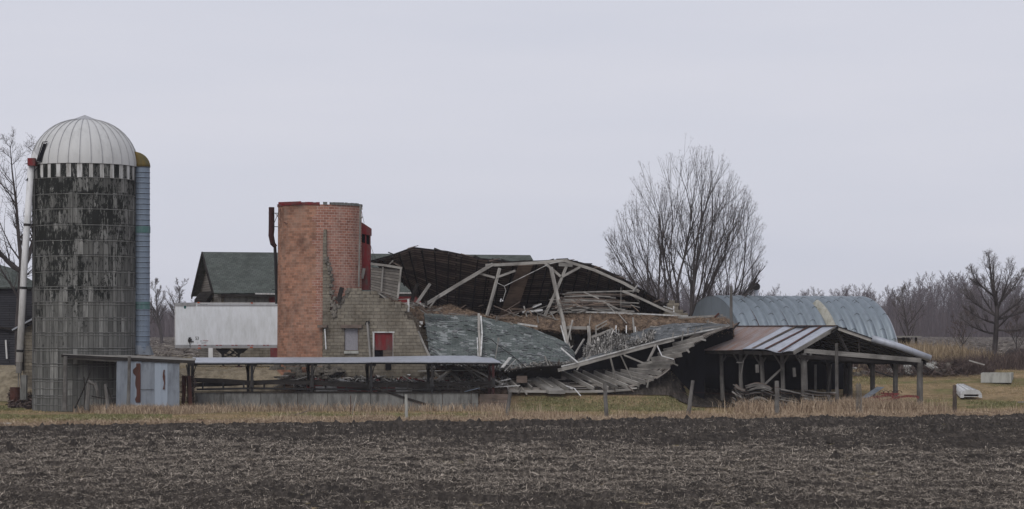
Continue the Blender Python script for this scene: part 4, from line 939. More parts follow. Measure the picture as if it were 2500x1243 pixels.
# stack of sagging boards under the roof
for k in range(26):
    x0 = 1345+r_.uniform(-8, 40); x1 = x0+r_.uniform(110, 200); x1 = min(x1, 1560); y0_ = 716+k*1.85+r_.uniform(-2, 2); sl = r_.uniform(-.02, .09)
    bline([(x0, y0_, 129.6-.03*k), ((x0+x1)/2, y0_+(x1-x0)*sl*.5-1, 129.6-.03*k), (x1, min(762, y0_+(x1-x0)*sl+r_.uniform(-2, 3)), 129.6-.03*k)], .25, .07+.05*r_.random(), 'stacked_board', ('grey', 'brown', 'grey', 'brown', 'pale')[k % 5])
for a, b_ in (((1425, 713), (1462, 729)), ((1398, 744), (1490, 764)), ((1470, 735), (1512, 756)), ((1395, 758), (1440, 755)), ((1408, 764), (1448, 752))): bline([(*a, 128.7), (*b_, 128.7)], .10, .10, 'broken_timber', 'pale')
# small dark planks & splinters around the left break
for k in range(26):
    px = r_.uniform(925, 1075); py = 715+(px-925)*.32+r_.uniform(-8, 10); a = r_.uniform(-.2, .7); l_ = r_.uniform(15, 45)
    bline([(px, py, 126.4), (px+l_*math.cos(a), py+l_*math.sin(a), 126.2)], .14, .05, 'broken_board', ('brown', 'grey', 'pale', 'brown')[k % 4])
for k in range(64):
    px = r_.triangular(1060, 1560, 1380); py = 772+r_.uniform(-26, 12)-(18 if px > 1340 else 0); a = r_.gauss(.1, .45); l_ = r_.uniform(10, 46); dd = 128.4-r_.uniform(0, .8)
    bline([(px, py, dd), (px+l_*math.cos(a), py+l_*math.sin(a), dd-.2)], r_.uniform(.04, .12), .04, 'broken_lath', ('brown', 'grey', 'pale', 'patchw')[k % 4])
# chimney stub of blocks
m = MB()
for (x, y, n) in ((1626, 768, 4), (1630, 760, 3), (1633, 752, 2), (1636, 744, 2), (1640, 737, 1)):
    for i in range(n): m.box(P(x+i*15, y, 130), (.36, .36, .19))
m.build('block_pier', 'block', barn)
# ragged shingle and splinter heap on the second slab
rs = np.random.RandomState(44); n = 2600
u = rs.uniform(0, 1, n); px = 1425+170*u; top_y = np.interp(px, [1425, 1445, 1480, 1500, 1530, 1560, 1595], [845, 838, 812, 808, 822, 828, 805]); bot_y = np.interp(px, [1425, 1500, 1595], [872, 858, 828])
v = rs.uniform(0, 1, n)**.9; py = top_y+(bot_y-top_y)*v; D = 126.3-1.7*v-rs.uniform(0, .25, n)
c_ = np.stack([(px-CX)*D/F, D, CH+(HY-py)*D/F], 1); V, T, tt = sticks(rs, c_, rs.gamma(1.6, .13, n)+.05, rs.gamma(1.5, .035, n)+.015, .9)
o = fast('splintered_shingle_heap', V, T, 'shard', tt, barn); o['kind'] = 'stuff'
n = 1500; u = rs.uniform(0, 1, n); v = rs.uniform(0, 1, n); c_ = np.array([tuple(f1(a, b_)+Vector((0, -.1, .03))) for a, b_ in zip(u, 1-.12*v**2)])
V, T, tt = sticks(rs, c_, rs.uniform(.08, .4, n), rs.uniform(.02, .09, n), .5); o = fast('splinter_litter', V, T, 'shard', tt, barn); o['kind'] = 'stuff'

# hay on the loft
def hayz(X, Y):
    px = X*F/Y+CX
    h = 4.98+.22*vnoise(X, Y, 51, 1.1)+.20*vnoise(X, Y, 52, 3)+.10*vnoise(X, Y, 53, 8)
    h += np.interp(px, [930, 960, 1040, 1070, 1095, 1120, 1200, 1300, 1480, 1530, 1560, 1700, 1770], [1.3, 1.2, .75, .75, .95, .65, .25, .2, .35, .42, .25, .15, .1])
    h -= .9*np.exp(-((Y-127.4)/.25)**2)
    return h
xx = np.linspace(-7.9, 13.4, 300); yy = np.linspace(127.3, 133, 60)
X, Y = np.meshgrid(xx, yy, indexing='ij'); V = np.stack([X, Y, hayz(X, Y)], 2).reshape(-1, 3); nx_, ny_ = X.shape
i = (np.arange(nx_-1)[:, None]*ny_+np.arange(ny_-1)[None, :]).ravel()
o = fast('hay', V, np.stack([i, i+ny_, i+ny_+1, i+1], 1), 'haybase', smooth=True); props(o, 'old brown hay spread along the top of the barn wall', 'hay', kind='stuff')
n = 26000; x = rs.uniform(-7.8, 13.3, n); y = 127.3+5*rs.uniform(0, 1, n)**1.8; z = hayz(x, y)+rs.uniform(-.02, .10, n)
k = vnoise(x, y, 54, .9)+rs.uniform(-.3, .5, n) > -.25; x, y, z = x[k], y[k], z[k]; n = len(x)
V, T, tt = sticks(rs, np.stack([x, y, z], 1), rs.uniform(.1, .45, n), rs.uniform(.008, .022, n), .5)
props(fast('loose_hay', V, T, 'hay', tt), 'loose straw strands sticking out of the hay on the barn wall', 'hay', kind='stuff')

# ------------------------------------------------------------------ loose boards on the ground in front of the barn
r_ = random.Random(23)
def yard(px, D): x = (px-CX)*D/F; return G(x, D)
GB = 'loose boards strewn in front of the barn ruin'
kinds = [('grey', 'weathered grey board lying in the wreckage before the block wall'), ('redw', 'red painted board lying in the wreckage before the block wall'),
         ('whitew', 'white painted board lying in the wreckage before the block wall'), ('brown', 'dark brown board lying in the wreckage before the block wall'), ('pale', 'bleached timber lying in the wreckage before the block wall')]
for k in range(120):
    px = r_.uniform(705, 1060) if k < 95 else r_.uniform(1040, 1240); 
    py = r_.triangular(893, 948, 925) if px > 760 else r_.uniform(912, 945)
    t = (py-893)/55; D = 126.3-4.0*t; L = r_.uniform(.5, 2.4); a = r_.gauss(0, .5); e = r_.gauss(0, .13)
    if px > 1040: a = r_.choice([.6, .75, -.3, .5]); 
    kd = kinds[r_.choice([0, 0, 4, 1, 1, 2, 3, 4] if py < 930 or px > 1050 else [0, 1, 1, 2, 2, 3, 1, 4])]
    ce = P(px, py, D); d = Vector((math.cos(a), math.sin(a)*.9, e))*L/2
    o = MB().beam(ce-d, ce+d, r_.uniform(.08, .26), r_.uniform(.03, .09), (r_.gauss(0, .3), -.5, 1)).build('loose_board', kd[0]); props(o, ('long ' if L > 1.6 else 'short ' if L < .9 else '')+kd[1].replace('lying in the wreckage before the block wall', ('near the bunk wall, ' if py > 928 else 'close to the barn, ')+('by the brick silo' if px < 790 else 'below the boarded window' if px < 890 else 'below the red door' if px < 990 else 'right of the red door' if px < 1060 else 'on the fallen deck')), 'board', GB)
for a, b_, w, mt, lb in (((1135, 892, 123.2), (1228, 938, 122.6), .13, 'pale', 'long pale rafter slanting down across the fallen deck, upper of two'), ((1133, 896, 123), (1200, 938, 122.5), .10, 'grey', 'long grey rafter slanting down across the fallen deck, lower of two'),
                    ((1067, 930, 122.5), (1100, 903, 123.6), .20, 'pale', 'stout splintered log end lying left of the fallen deck'), ((1168, 948, 122.2), (1270, 941, 122.2), .09, 'whitew', 'straight white strip lying along the front of the fallen deck'),
                    ((850, 912, 124.5), (893, 890, 124.6), .09, 'grey', 'grey pole leaning up against the block wall below the window'), ((806, 920, 123.6), (842, 905, 124.3), .22, 'dark', 'charred plank beside the foot of the block wall'),
                    ((758, 955, 122), (886, 953, 122), .05, 'whitew', 'thin white strip behind the feed bunk wall'), ((1222, 930, 122.5), (1247, 925, 122.5), .06, 'white', 'short white stick on the fallen deck'),
                    ((1020, 906, 123.4), (1240, 903, 124), .07, 'whitew', 'long white board edge under the shingled roof slab')):
    o = bline([a, b_], w, w*.6, 'fallen_timber', mt, None); props(o, lb, 'timber', 'timbers lying on the wreckage')
for k, (px, py) in enumerate(((820, 952), (870, 953), (900, 954), (790, 952), (768, 948), (842, 950), (985, 953), (950, 951))):
    o = MB(); ce = P(px, py-2, 121.9); o.beam(ce-Vector((.45, 0, 0)), ce+Vector((.45, .3, 0)), .35, .05, (0, -.8, .6)); o = o.build('tin_sheet', 'red' if k % 3 else 'whitew')
    props(o, ['pale', 'bright red', 'bright red', 'pale', 'red', 'red', 'pale', 'bright red'][k]+' metal sheet behind the bunk wall, '+['just right of the third post', 'midway between third and fourth posts', 'touching the fourth post', 'nearest the third post', 'left of the third post', 'second right of the third post', 'midway between fourth and fifth posts', 'just right of the fourth post'][k], 'sheet', 'painted sheets behind the feed bunk')
rs = np.random.RandomState(45); n = 9000; px = rs.uniform(720, 1240, n); t = rs.uniform(0, 1, n); D = 126.6-4.2*t; py = 900+44*t+rs.uniform(-6, 4, n)
V, T, tt = sticks(rs, np.stack([(px-CX)*D/F, D, CH+(HY-py)*D/F], 1), rs.uniform(.08, .6, n), rs.uniform(.02, .14, n), .4)
props(fast('wreckage_litter', V, T, 'shard', tt), 'grey splinters and shingle scraps covering the ground before the barn wall', 'debris', kind='stuff')
m = MB(); m.face([P(978, 908, 124), P(1000, 917, 123.6), P(1010, 907, 124), P(985, 904, 124.5)]); props(m.build('bent_tin_sheet', 'white', solid=.02), 'small bright bent tin sheet on the debris below the red door', 'sheet')
# rubble mound base under litter
sheetx = np.linspace(-13.5, -.3, 90); sheety = np.linspace(121.8, 127.3, 40)
props(sheet('rubble_mound', sheetx, sheety, lambda X, Y: gz(X, Y)+.05+.55*np.clip((Y-121.8)/1.5, 0, 1)*np.clip((X+13.5)/1.5, 0, 1)*(1+vnoise(X, Y, 71, 2.5))+.3*vnoise(X, Y, 72, 5)*(X > -12.5), 'haybase', smooth=False), 'low mound of dirt and rubble at the foot of the block wall', 'rubble', kind='stuff')

# ------------------------------------------------------------------ trailer
tb = P(553, 893, 136); tb.z = G(tb.x, 136)
tr = thing('semi_trailer', tb, 'white box semi-trailer parked behind the brick silo', 'trailer')
x0 = P(427, 800, 136).x; L = 16.1; z1_ = zat(739, 136); z0_ = zat(842, 136); y0_ = 136
m = MB(); m.box((x0+L/2, y0_+1.3, (z1_+z0_)/2), (L, 2.6, z1_-z0_)); m.build('body', 'trailer', tr)
m = MB()
for k in range(1, 14): m.box((x0+k*1.22+.25, y0_-.004, (z1_+z0_)/2-.1), (.02, .012, z1_-z0_-.35))
m.build('panel_seam', 'trailer', tr)
MB().box((x0+L/2, y0_+1.3, z0_-.10), (L-.02, 2.62, .20)).build('bottom_rail', 'rail', tr)
MB().box((x0+L/2, y0_-.012, z1_-.03), (L, .05, .06)).build('top_rail', 'white', tr)
MB().box((x0+.67, y0_-.02, z1_-.10), (1.36, .06, .2)).build('nose_cap', 'rail', tr)
MB().box((x0+L/2, y0_-.015, z1_-.17), (L-2.9, .02, .10)).build('upper_band', 'rail', tr)
m = MB(); m.box((x0+.02, y0_+1.3, (z1_+z0_)/2), (.06, 2.62, z1_-z0_+.02)); m.build('corner_post', 'white', tr)
m = MB()
for px in (487, 501, 530, 539, 568, 577, 607, 616, 645, 654): m.box((P(px, 0, 136).x, y0_-.025, zat(843, 136)), (.15, .01, .045))
m.build('reflector_strip', 'markr', tr)
for px, py in ((487, 850), (614, 848), (485, 739), (615, 740)): MB().box((P(px, 0, 136).x, y0_-.04, zat(py, 136)), (.18 if py > 800 else .13, .05, .07)).build('marker_lamp', 'orange', tr)
m = MB(); m.box((P(464, 0, 136).x, y0_-.05, zat(831, 136)), (.22, .10, .2)); m.box((P(463, 0, 136).x, y0_-.04, zat(826, 136)), (.12, .08, .12)); m.beam(P(459, 833, 135.9), P(468, 828, 135.9), .06)
m.tube([P(463, 835, 135.95), P(464, 848, 135.95)], .02, 4); m.tube([P(471, 833, 135.97), P(471, 834.5, 135.97)], .05, 8); m.build('air_coupling', 'mark', tr)
m = MB(); cz = P(451.7, 750, 136); m.face([Vector((cz.x+math.cos(a)*.075, y0_-.012, cz.z+math.sin(a)*.11)) for a in [i*math.pi/9 for i in range(18)]]); m.build('round_logo', 'markg', tr)
def text(s, px, py, D, size, mat, parent, name='lettering', sx=1., org=None):
    cu = bpy.data.curves.new('t', 'FONT'); cu.body = s; cu.size = size; ob = bpy.data.objects.new('t', cu); COL.objects.link(ob)
    me = bpy.data.meshes.new_from_object(ob); bpy.data.objects.remove(ob); me.name = name
    q = P(px, py, D)
    for v in me.vertices: v.co = Vector((v.co.x*sx, 0, v.co.y))+q-origin(parent)
    me.materials.clear(); me.materials.append(M[mat]); o = bpy.data.objects.new(name, me); COL.objects.link(o); o.parent = parent; return o
text('53', 476.5, 829.5, 135.985, .285, 'mark', tr, sx=.85); text('Joe', 489, 833.3, 135.985, .11, 'mark', tr); text('Wadel', 495.5, 833.3, 135.985, .13, 'markr', tr)
text('Trucking, LLC', 489.5, 836.6, 135.985, .075, 'mark', tr); text('Lomira, WI', 491, 839.2, 135.985, .065, 'mark', tr); text('53F', 480.5, 838.5, 135.985, .07, 'mark', tr); text('TRAILER', 488, 745, 135.985, .10, 'markg', tr, sx=1.3)
m = MB(); m.box(P(464, 824.5, 135.985), (.14, .01, .04)); m.build('decal', 'mark', tr)
for lx in (545, 583):
    g_ = G(P(lx, 0, 137).x, 137)
    leg = MB().beam(P(lx, 852, 136.5), Vector((P(lx, 0, 136.5).x, 136.5, g_+.03)), .14, .14).build('landing_leg', 'black', tr)
    MB().box((P(lx, 0, 136.5).x, 136.5, g_+.04), (.4, .35, .08)).build('foot_plate', 'maroon', leg)
    MB().beam(P(lx, 858, 138.4), Vector((P(lx, 0, 138.4).x, 138.4, g_+.03)), .13, .13).build('landing_leg', 'black', tr)
m = MB()
for c_, s_ in ((546, 1), (586, -1)):
    m.face([P(c_-19, 851, 136.4), P(c_+19, 851, 136.4), P(c_+8, 862, 136.4), P(c_-8, 862, 136.4)])
for a, b_ in (((528, 852), (548, 870)), ((547, 872), (572, 862)), ((570, 870), (548, 862)), ((572, 872), (604, 852)), ((556, 870), (575, 855)), ((562, 855), (585, 870))): m.beam(P(*a, 136.5), P(*b_, 136.5), .05)
m.build('leg_brace', 'black', tr, solid=.04)
for xo in (11.6, 12.9):     # tandem wheels behind the silo
    for yo in (.25, 2.35):
        w_ = MB().tube([(x0+xo, y0_+yo-.14, tb.z+.5), (x0+xo, y0_+yo+.14, tb.z+.5)], .5, 24).build('wheel', 'black', tr)
        MB().tube([(x0+xo, y0_+yo-.16, tb.z+.5), (x0+xo, y0_+yo+.16, tb.z+.5)], .26, 16).build('rim', 'rail', w_)
MB().box((x0+12.2, y0_+1.3, tb.z+.78), (3, 1.4, .5)).build('axle_frame', 'black', tr)

# ------------------------------------------------------------------ long green-roofed barn behind
A0 = P(537, 888, 150); A0.z = 2.0
lb = thing('long_barn', A0, 'long old barn with mossy green roof behind the trailer and brick silo', 'barn')
ax = Vector((.96, .279, 0)); gx = Vector((-.279, .96, 0)); WG = 10.4; LG = 24.; ze = zat(711, 150); zr = zat(621, 155)
q = lambda u, v, z: Vector((A0.x, A0.y, 0))+ax*u+gx*v+Vector((0, 0, z))
m = MB(); m.face([q(0, 0, 1.9), q(LG, 0, 1.9), q(LG, 0, ze), q(0, 0, ze)]); m.face([q(LG, 0, 1.9), q(LG, WG, 1.9), q(LG, WG, ze), q(LG, WG/2, zr-.1), q(LG, 0, ze)]); m.build('wall', 'block', lb)
m = MB(); m.face([q(0, WG, 1.9), q(0, 0, 1.9), q(0, 0, ze), q(0, WG/2, zr-.15), q(0, WG, ze)]); m.build('gable_wall', 'lap', lb)
oh = .55
slope = (zr-ze)/(WG/2)
m = MB(); m.grid(lambda u, v: q(-oh+(LG+2*oh)*u, -oh+(WG/2+oh)*v, ze-slope*oh+(zr-ze+slope*oh)*v+.12+.06*math.sin(u*7)*math.sin(v*3)), 30, 6); m.build('roof', 'roofg', lb, solid=.12)
m = MB(); m.grid(lambda u, v: q(-oh+(LG+2*oh)*u, WG+oh-(WG/2+oh)*v, ze-slope*oh+(zr-ze+slope*oh)*v+.12), 4, 2); m.build('roof', 'roofg', lb, solid=.12)
m = MB(); m.beam(q(-oh, -oh, ze-slope*oh+.03), q(-oh, WG/2, zr+.05), .08, .3); m.beam(q(-oh, WG/2, zr+.05), q(-oh, WG+oh, ze-slope*oh), .08, .3); m.beam(q(0, -oh-.04, ze-slope*oh+.0), q(LG, -oh-.04, ze-slope*oh+.0), .1, .18); m.build('fascia', 'dark', lb)
m = MB(); m.beam(q(2.4, -oh-.1, ze-slope*oh+.12), q(8.5, -oh-.1, ze-slope*oh+.06), .05, .1); m.build('eave_trim', 'whitew', lb)
m = MB(); m.beam(q(0, -.02, 1.9), q(0, -.02, ze), .2, .2); m.build('corner_board', 'grey', lb)
for a, b_, z_a, z_b, mt, nm in ((3.6, 6.4, 2.2, 3.35, 'redw', 'low_door'), (3.5, 7.5, 5.6, 7.0, 'redw', 'upper_door'), (.3, 3.4, 5.5, 7.1, 'conc', 'patch_wall'), (7.7, 13., 5.5, 7.1, 'conc', 'patch_wall')):
    m = MB(); m.face([q(a, -.06, z_a), q(b_, -.06, z_a), q(b_, -.06, z_b), q(a, -.06, z_b)]); m.build(nm, mt, lb, solid=.04)
m = MB(); m.box(P(514.5, 862, 149), (.30, .2, 1.1)); o = m.build('white_post', 'white', lb)
m = MB(); m.beam(P(490, 740, 151), P(505, 720, 154), .9, .5); m.build('lean_to_stub', 'dark', lb)

# small red building seen through the broken barn
A1 = P(1010, 890, 146); A1.z = 2.05
rb = thing('red_shed', A1, 'small red shed with pale green hip roof seen through the barn gap', 'shed')
MB().box((A1.x, 147, 4.4), (3.4, 3., 4.8)).build('wall', 'redw', rb)
zb_, zt_ = zat(716, 146), zat(697, 146); h_ = MB(); X0, X1, Y0, Y1 = A1.x-1.75, A1.x+1.75, 145.3, 148.7
h_.face([(X0, Y0, zb_), (X1, Y0, zb_), (X1-1.1, 147, zt_), (X0+1.1, 147, zt_)]); h_.face([(X1, Y0, zb_), (X1, Y1, zb_), (X1-1.1, 147, zt_)]); h_.face([(X0, Y1, zb_), (X0, Y0, zb_), (X0+1.1, 147, zt_)]); h_.face([(X1, Y1, zb_), (X0, Y1, zb_), (X0+1.1, 147, zt_), (X1-1.1, 147, zt_)])
h_.build('roof', 'roofg', rb, solid=.08); MB().beam((X0, Y0-.04, zb_), (X1, Y0-.04, zb_), .06, .1).build('eave_trim', 'whitew', rb)

# ------------------------------------------------------------------ buildings left of the silo
A2 = P(0, 895, 146); A2.z = 2.05
ob_ = thing('old_dark_barn', A2, 'dark weathered barn with grey roof at far left behind the white pipe', 'barn')
xl, xr = P(-120, 0, 146).x, P(84, 0, 146).x; ze2 = zat(700, 146)
m = MB(); m.face([(xl, 146, 1.8), (xr, 146, 1.8), (xr, 146, ze2), (xl, 146, ze2)]); m.face([(xr, 146, 1.8), (xr, 154, 1.8), (xr, 154, ze2), (xr, 146, ze2)]); m.build('wall', 'siding', ob_)
m = MB()
tl = [(-120, 640), (-20, 640), (5, 650), (28, 656), (45, 668), (84, 690)]
for a, b_ in zip(tl, tl[1:]):
    m.face([P(a[0], 703, 145.6), P(b_[0], 703, 145.6), P(b_[0], b_[1], 149), P(a[0], a[1], 149)]); m.face([P(b_[0], b_[1], 149), P(a[0], a[1], 149), P(a[0], 715, 155), P(b_[0], 715, 155)][::-1])
m.build('roof', 'roofg', ob_, solid=.1)
m = MB(); m.box((P(5, 0, 143).x, 144.2, 4.0), (2.2, 2.4, 4.4)); o = m.build('annex_wall', 'siding', ob_)
m = MB(); m.face([P(-10, 800, 142.6), P(35, 805, 142.6), P(32, 780, 145.9), P(-10, 778, 145.9)]); m.build('annex_roof', 'dark', ob_, solid=.08)
MB().beam(P(14, 830, 142.8), P(17, 876, 142.8), .10).build('white_corner_trim', 'whitew', ob_)
A3 = P(62, 940, 124.5); A3.z = G(A3.x, 124.5)
bh = thing('block_shed', A3, 'small tan block shed with light tin roof hugging the stave silo', 'shed')
m = MB(); f = [P(56, 950, 124.), P(82, 950, 124.), P(82, 790, 124.), P(56, 803, 124.)]; m.face(f); bk = [p+Vector((-.0, 2.6, 0)) for p in f]; m.face([f[3], bk[3], bk[0], f[0]]); m.face(bk[::-1]); m.build('wall', 'block', bh)
m = MB(); m.beam(P(55, 802, 124), P(55, 905, 124), .14, .5); m.build('shed_side', 'dark', bh)
m = MB(); m.face([P(29, 806, 123.5), P(80, 778, 123.5), P(82, 778, 127), P(33, 804, 127)]); m.build('tin_roof', 'tin', bh, solid=.09)
MB().beam(P(31, 809, 123.6), P(80, 784, 123.6), .08, .14).build('rafter', 'dark', bh)
# barrel, post and low rubble there
A4 = P(37, 945, 122.5)
A4.z = G(A4.x, 122.5)
brl = thing('barrel', A4, 'rusty steel barrel standing under the white pipe', 'barrel')
m = MB(); cyl(m, A4, .29, A4.z, A4.z+.86, 20, 1); m.build('drum', 'rust', brl, True)
for z in (.02, .29, .57, .85): MB().tube(ringpath(A4, .30, A4.z+z, 20), .018, 4, cap=False).build('rib', 'rust', brl)
props(MB().box(P(58, 946, 121), (.36, .3, 1.4)).build('concrete_post', 'conc'), 'short square concrete post at the left foot of the stave silo', 'post')
rs = np.random.RandomState(81); n = 900; px = rs.uniform(20, 95, n); D = rs.uniform(120.5, 123.5, n); x = (px-CX)*D/F
V, T, tt = sticks(rs, np.stack([x, D, gz(x, D)+rs.uniform(0, .22, n)], 1), rs.uniform(.1, .5, n), rs.uniform(.03, .10, n), .4)
props(fast('bark_litter', V, T, 'brush', tt), 'dark brushwood litter beside the rusty barrel', 'litter', kind='stuff')
props(MB().box(P(8, 1034, 100.5), (.75, .25, .05)).build('white_scrap', 'white'), 'small white scrap lying in the grass at the left edge', 'scrap')

# ------------------------------------------------------------------ feed bunk
fb = P(850, 995, 119.5); fb.z = 0
bk = thing('feed_bunk', fb, 'long roofed feed bunk with dark posts and grey concrete wall', 'feed bunk')
def roofp(x0, x1, n, y0f, y1f, Df, Db, mat, name, sag=0, parent=bk, th=.05):
    return MB().grid(lambda u, v: P(x0+(x1-x0)*u, y0f(u), Df).lerp(P(x0+(x1-x0)*u+(x1-x0)*0, y1f(u), Db), v), n, 3).build(name, mat, parent, solid=th)
roofp(470, 905, 14, lambda u: 886-1.0*u, lambda u: 874-1.*u, 119.2, 122.4, 'tin', 'roof_sheet')
MB().grid(lambda u, v: P(895+328*u, 884+1.5*u, 119.15).lerp(P(895+(306)*u, 873-3.5*math.sin(u*2.2)+(4 if u > .9 else 0)*u, 122.3), v), 14, 3).build('roof_sheet', 'tin', bk, solid=.05)
bline([(475, 889, 119.4), (900, 887, 119.4), (1220, 888, 119.4)], .06, .10, 'roof_beam', 'black', bk)
for i, px in enumerate((470, 615, 762, 906, 1055, 1204)):
    mt = 'black' if i < 5 else 'maroon'
    MB().beam(P(px, 996, 119.35), P(px, 886, 119.35), .15, .13).build('post', mt, bk)
    MB().beam(P(px-9, 960, 122), P(px-9, 882, 122), .15, .13).build('post', mt, bk)
    m = MB(); m.beam(P(px-8, 889, 120.5), P(px+12, 889, 120.5), .10, .2); m.build('cross_beam', 'black', bk)
    m = MB(); m.beam(P(px+2, 915, 119.4), P(px+9, 890, 119.4), .05); m.beam(P(px-11, 917, 121.8), P(px-15, 890, 121.8), .05); m.build('brace', 'black', bk)
    m = MB(); m.beam(P(px, 945, 119.3), P(px, 922, 119.3), .22, .2, tp=.7); m.build('post_cleat', 'black', bk)
for pts, w, mt in (([(472, 928, 120), (540, 930, 120), (612, 935, 120), (690, 932, 120), (762, 934, 120)], .26, 'dark'), ([(472, 940, 120.2), (560, 938, 120.2), (615, 934, 120)], .22, 'dark'),
                   ([(615, 934, 119.6), (762, 935, 119.6), (830, 940, 119.6), (905, 946, 119.6)], .20, 'dark'), ([(762, 932, 119.8), (906, 940, 119.8), (1055, 944, 119.8)], .22, 'dark'),
                   ([(906, 938, 120.3), (1055, 938, 120.3), (1125, 939, 120.3), (1204, 935, 120.3)], .24, 'dark'), ([(480, 951, 119.7), (615, 948, 119.7), (762, 950, 119.7), (906, 951, 119.7), (1055, 951, 119.7)], .11, 'black'),
                   ([(912, 945, 119.1), (960, 962, 119.0), (1000, 975, 119.0), (1040, 987, 119.)], .12, 'dark'), ([(1055, 948, 119.6), (1125, 950, 119.6), (1206, 943, 119.6)], .13, 'dark')):
    m = MB(); v = [P(*p) for p in pts]; o = rnd.uniform(0, 30)
    for a, b_ in zip(v, v[1:]): m.beam(a, b_, .05, w, o=o)
    m.build('rail', mt, bk)
for k in range(14):
    px = 495+k*50; MB().beam(P(px, 951, 119.75), P(px, 934, 119.75), .09, .06).build('slat', 'black', bk)
m = MB(); xs_ = [474, 546, 636, 726, 800, 905, 985, 1080, 1150]
for a, b_ in zip(xs_, xs_[1:]):
    m = MB(); pa = P(a, 978, 119.); pb = P(b_, 978, 119.); zt2 = zat(959+rnd.uniform(-1, 1), 119); m.box(((pa.x+pb.x)/2, 119.1+rnd.uniform(-.02, .02), (zt2-.2)/2), (pb.x-pa.x-.03, .16, zt2+.2)); m.build('wall_panel', 'conc', bk)
m = MB(); pa = P(1150, 978, 119.); pb = P(1168, 978, 119.); m.box(((pa.x+pb.x)/2, 119.1, .4), (pb.x-pa.x-.04, .16, 1.1)); m.build('wall_panel', 'conc', bk)
m = MB()
for i in range(4): m.box(((P(1170, 0, 119).x+P(1246, 0, 119).x)/2, 119.1, .08+i*.235), (1.7, .06, .225))
m.build('board_panel', 'brown', bk)
m = MB(); m.beam(P(474, 957, 119.05), P(1168, 957.5, 119.05), .24, .05); m.build('wall_cap', 'dark', bk)
m = MB(); m.beam(P(1120, 960, 119.4), P(1170, 947, 119.6), .3, .02); m.build('blue_tin_scrap', 'blue', bk)

# dark lean-to with tin panels at the silo's foot
lt = P(300, 1000, 117); lt.z = 0
lo = thing('lean_to', lt, 'low lean-to with rust-streaked tin panels at the foot of the stave silo', 'lean-to')
MB().grid(lambda u, v: P(150+325*u, 868+14*u, 115.9).lerp(P(160+318*u, 862+14*u, 118.6), v), 10, 2).build('roof', 'grey', lo, solid=.07)
bline([(150, 869, 115.8), (300, 876, 115.8), (476, 884, 115.8)], .06, .16, 'roof_beam', 'dark', lo)
bline([(165, 873, 116), (284, 880, 116), (440, 886, 116)], .06, .17, 'roof_beam', 'grey', lo)
MB().tube([P(158, 1002, 115.7), P(159, 935, 115.7), P(160, 870, 115.7)], [.13, .12, .11], 8).build('post', 'post', lo)
MB().tube([P(313, 1000, 115.5), P(315, 935, 115.5), P(316, 870, 115.5)], [.11, .09, .085], 8).build('post', 'post', lo)
for a, b_, yb in ((285, 315, 995), (314, 345, 995), (345, 378, 996), (378, 409, 997), (409, 438, 998)):
    y2 = 881+(a-285)*.05; MB().grid(lambda u, v: P(a+(b_-a)*u-(1.5 if a == 285 else 0)*v, y2+(yb-y2)*v, 115.9+.02*math.sin(u*9+a)), 6, 6).build('tin_panel', 'rusttin' if a in (314, 378) else 'galv', lo, solid=.02)
MB().face([P(286, 996, 116.4), P(436, 998, 116.4), P(436, 884, 116.4), P(286, 880, 116.4)]).build('panel_backing', 'dark', lo, solid=.03)
m = MB(); rr_ = random.Random(2); yl = [887+k*8 for k in range(13)]; lx = [328+rr_.uniform(-4, 5)+(4 if k > 6 else 0) for k in range(13)]
for k in range(12): m.face([P(lx[k+1], yl[k+1], 115.84), P(343, yl[k+1], 115.84), P(343, yl[k], 115.84), P(lx[k], yl[k], 115.84)])
m.build('rust_patch', 'rust', lo); m = MB()
lx = [(400+rr_.uniform(-3, 1), 402+rr_.uniform(-1, 3)) for k in range(13)]
for k in range(2, 8): m.face([P(lx[k+1][0], yl[k+1], 115.84), P(lx[k+1][1], yl[k+1], 115.84), P(lx[k][1], yl[k], 115.84), P(lx[k][0], yl[k], 115.84)])
m.build('rust_patch', 'rust', lo)
m = MB(); m.beam(P(342, 951, 115.84), P(376, 951, 115.84), .02, .02); m.build('sheet_lap', 'dark', lo)
for k, (a, b_, w, lb_) in enumerate((((183, 997), (224, 899), .07, 'thin dark pole leaning on the stave silo behind the lean-to'), ((206, 1000), (205, 920), .07, 'upright dark stake before the stave silo'),
        ((212, 1002), (218, 930), .24, 'rough grey stump post, widest of the old posts before the stave silo'), ((232, 935), (240, 975), .20, 'knotted broken branch hanging beside the rough stump post'),
        ((263, 1003), (257, 938), .19, 'leaning square fence post before the stave silo nearest the tin panels'), ((262, 945), (282, 1004), .05, 'thin split rail slanting down from the leaning square post'),
        ((215, 930), (238, 945), .16, 'short crooked limb across the rough stump post'), ((224, 968), (262, 974), .06, 'pale stick resting between two old posts'))):
    props(MB().tube([P(*a, 115.4), P((a[0]+b_[0])/2+rnd.uniform(-2, 2), (a[1]+b_[1])/2, 115.4), P(*b_, 115.5)], [w/2*1.15, w/2, w/2*.8], 6).build('old_post' if w > .15 else 'pole', 'post' if w > .15 else 'dark'), lb_, 'post' if w > .15 else 'pole')
for px, w, dx in ((452, .14, -6), (461, .2, 3), (446, .1, 2)):
    props(MB().beam(P(px+dx, 996, 117.4), P(px, 918, 117.6), w, w).build('rusty_post', 'rust'), {452: 'rusty steel post leaning beside the tin panels', 461: 'thick dark rusty post right of the leaning steel post', 446: 'thin rusty bar nearest the tin panels'}[px], 'post')
n = 2500; rs = np.random.RandomState(90); px = rs.uniform(440, 478, n); py = rs.uniform(915, 1000, n); D = rs.uniform(117.6, 119, n)
V, T, tt = sticks(rs, np.stack([(px-CX)*D/F, D, CH+(HY-py)*D/F], 1), rs.uniform(.1, .6, n), rs.uniform(.01, .05, n), .7)
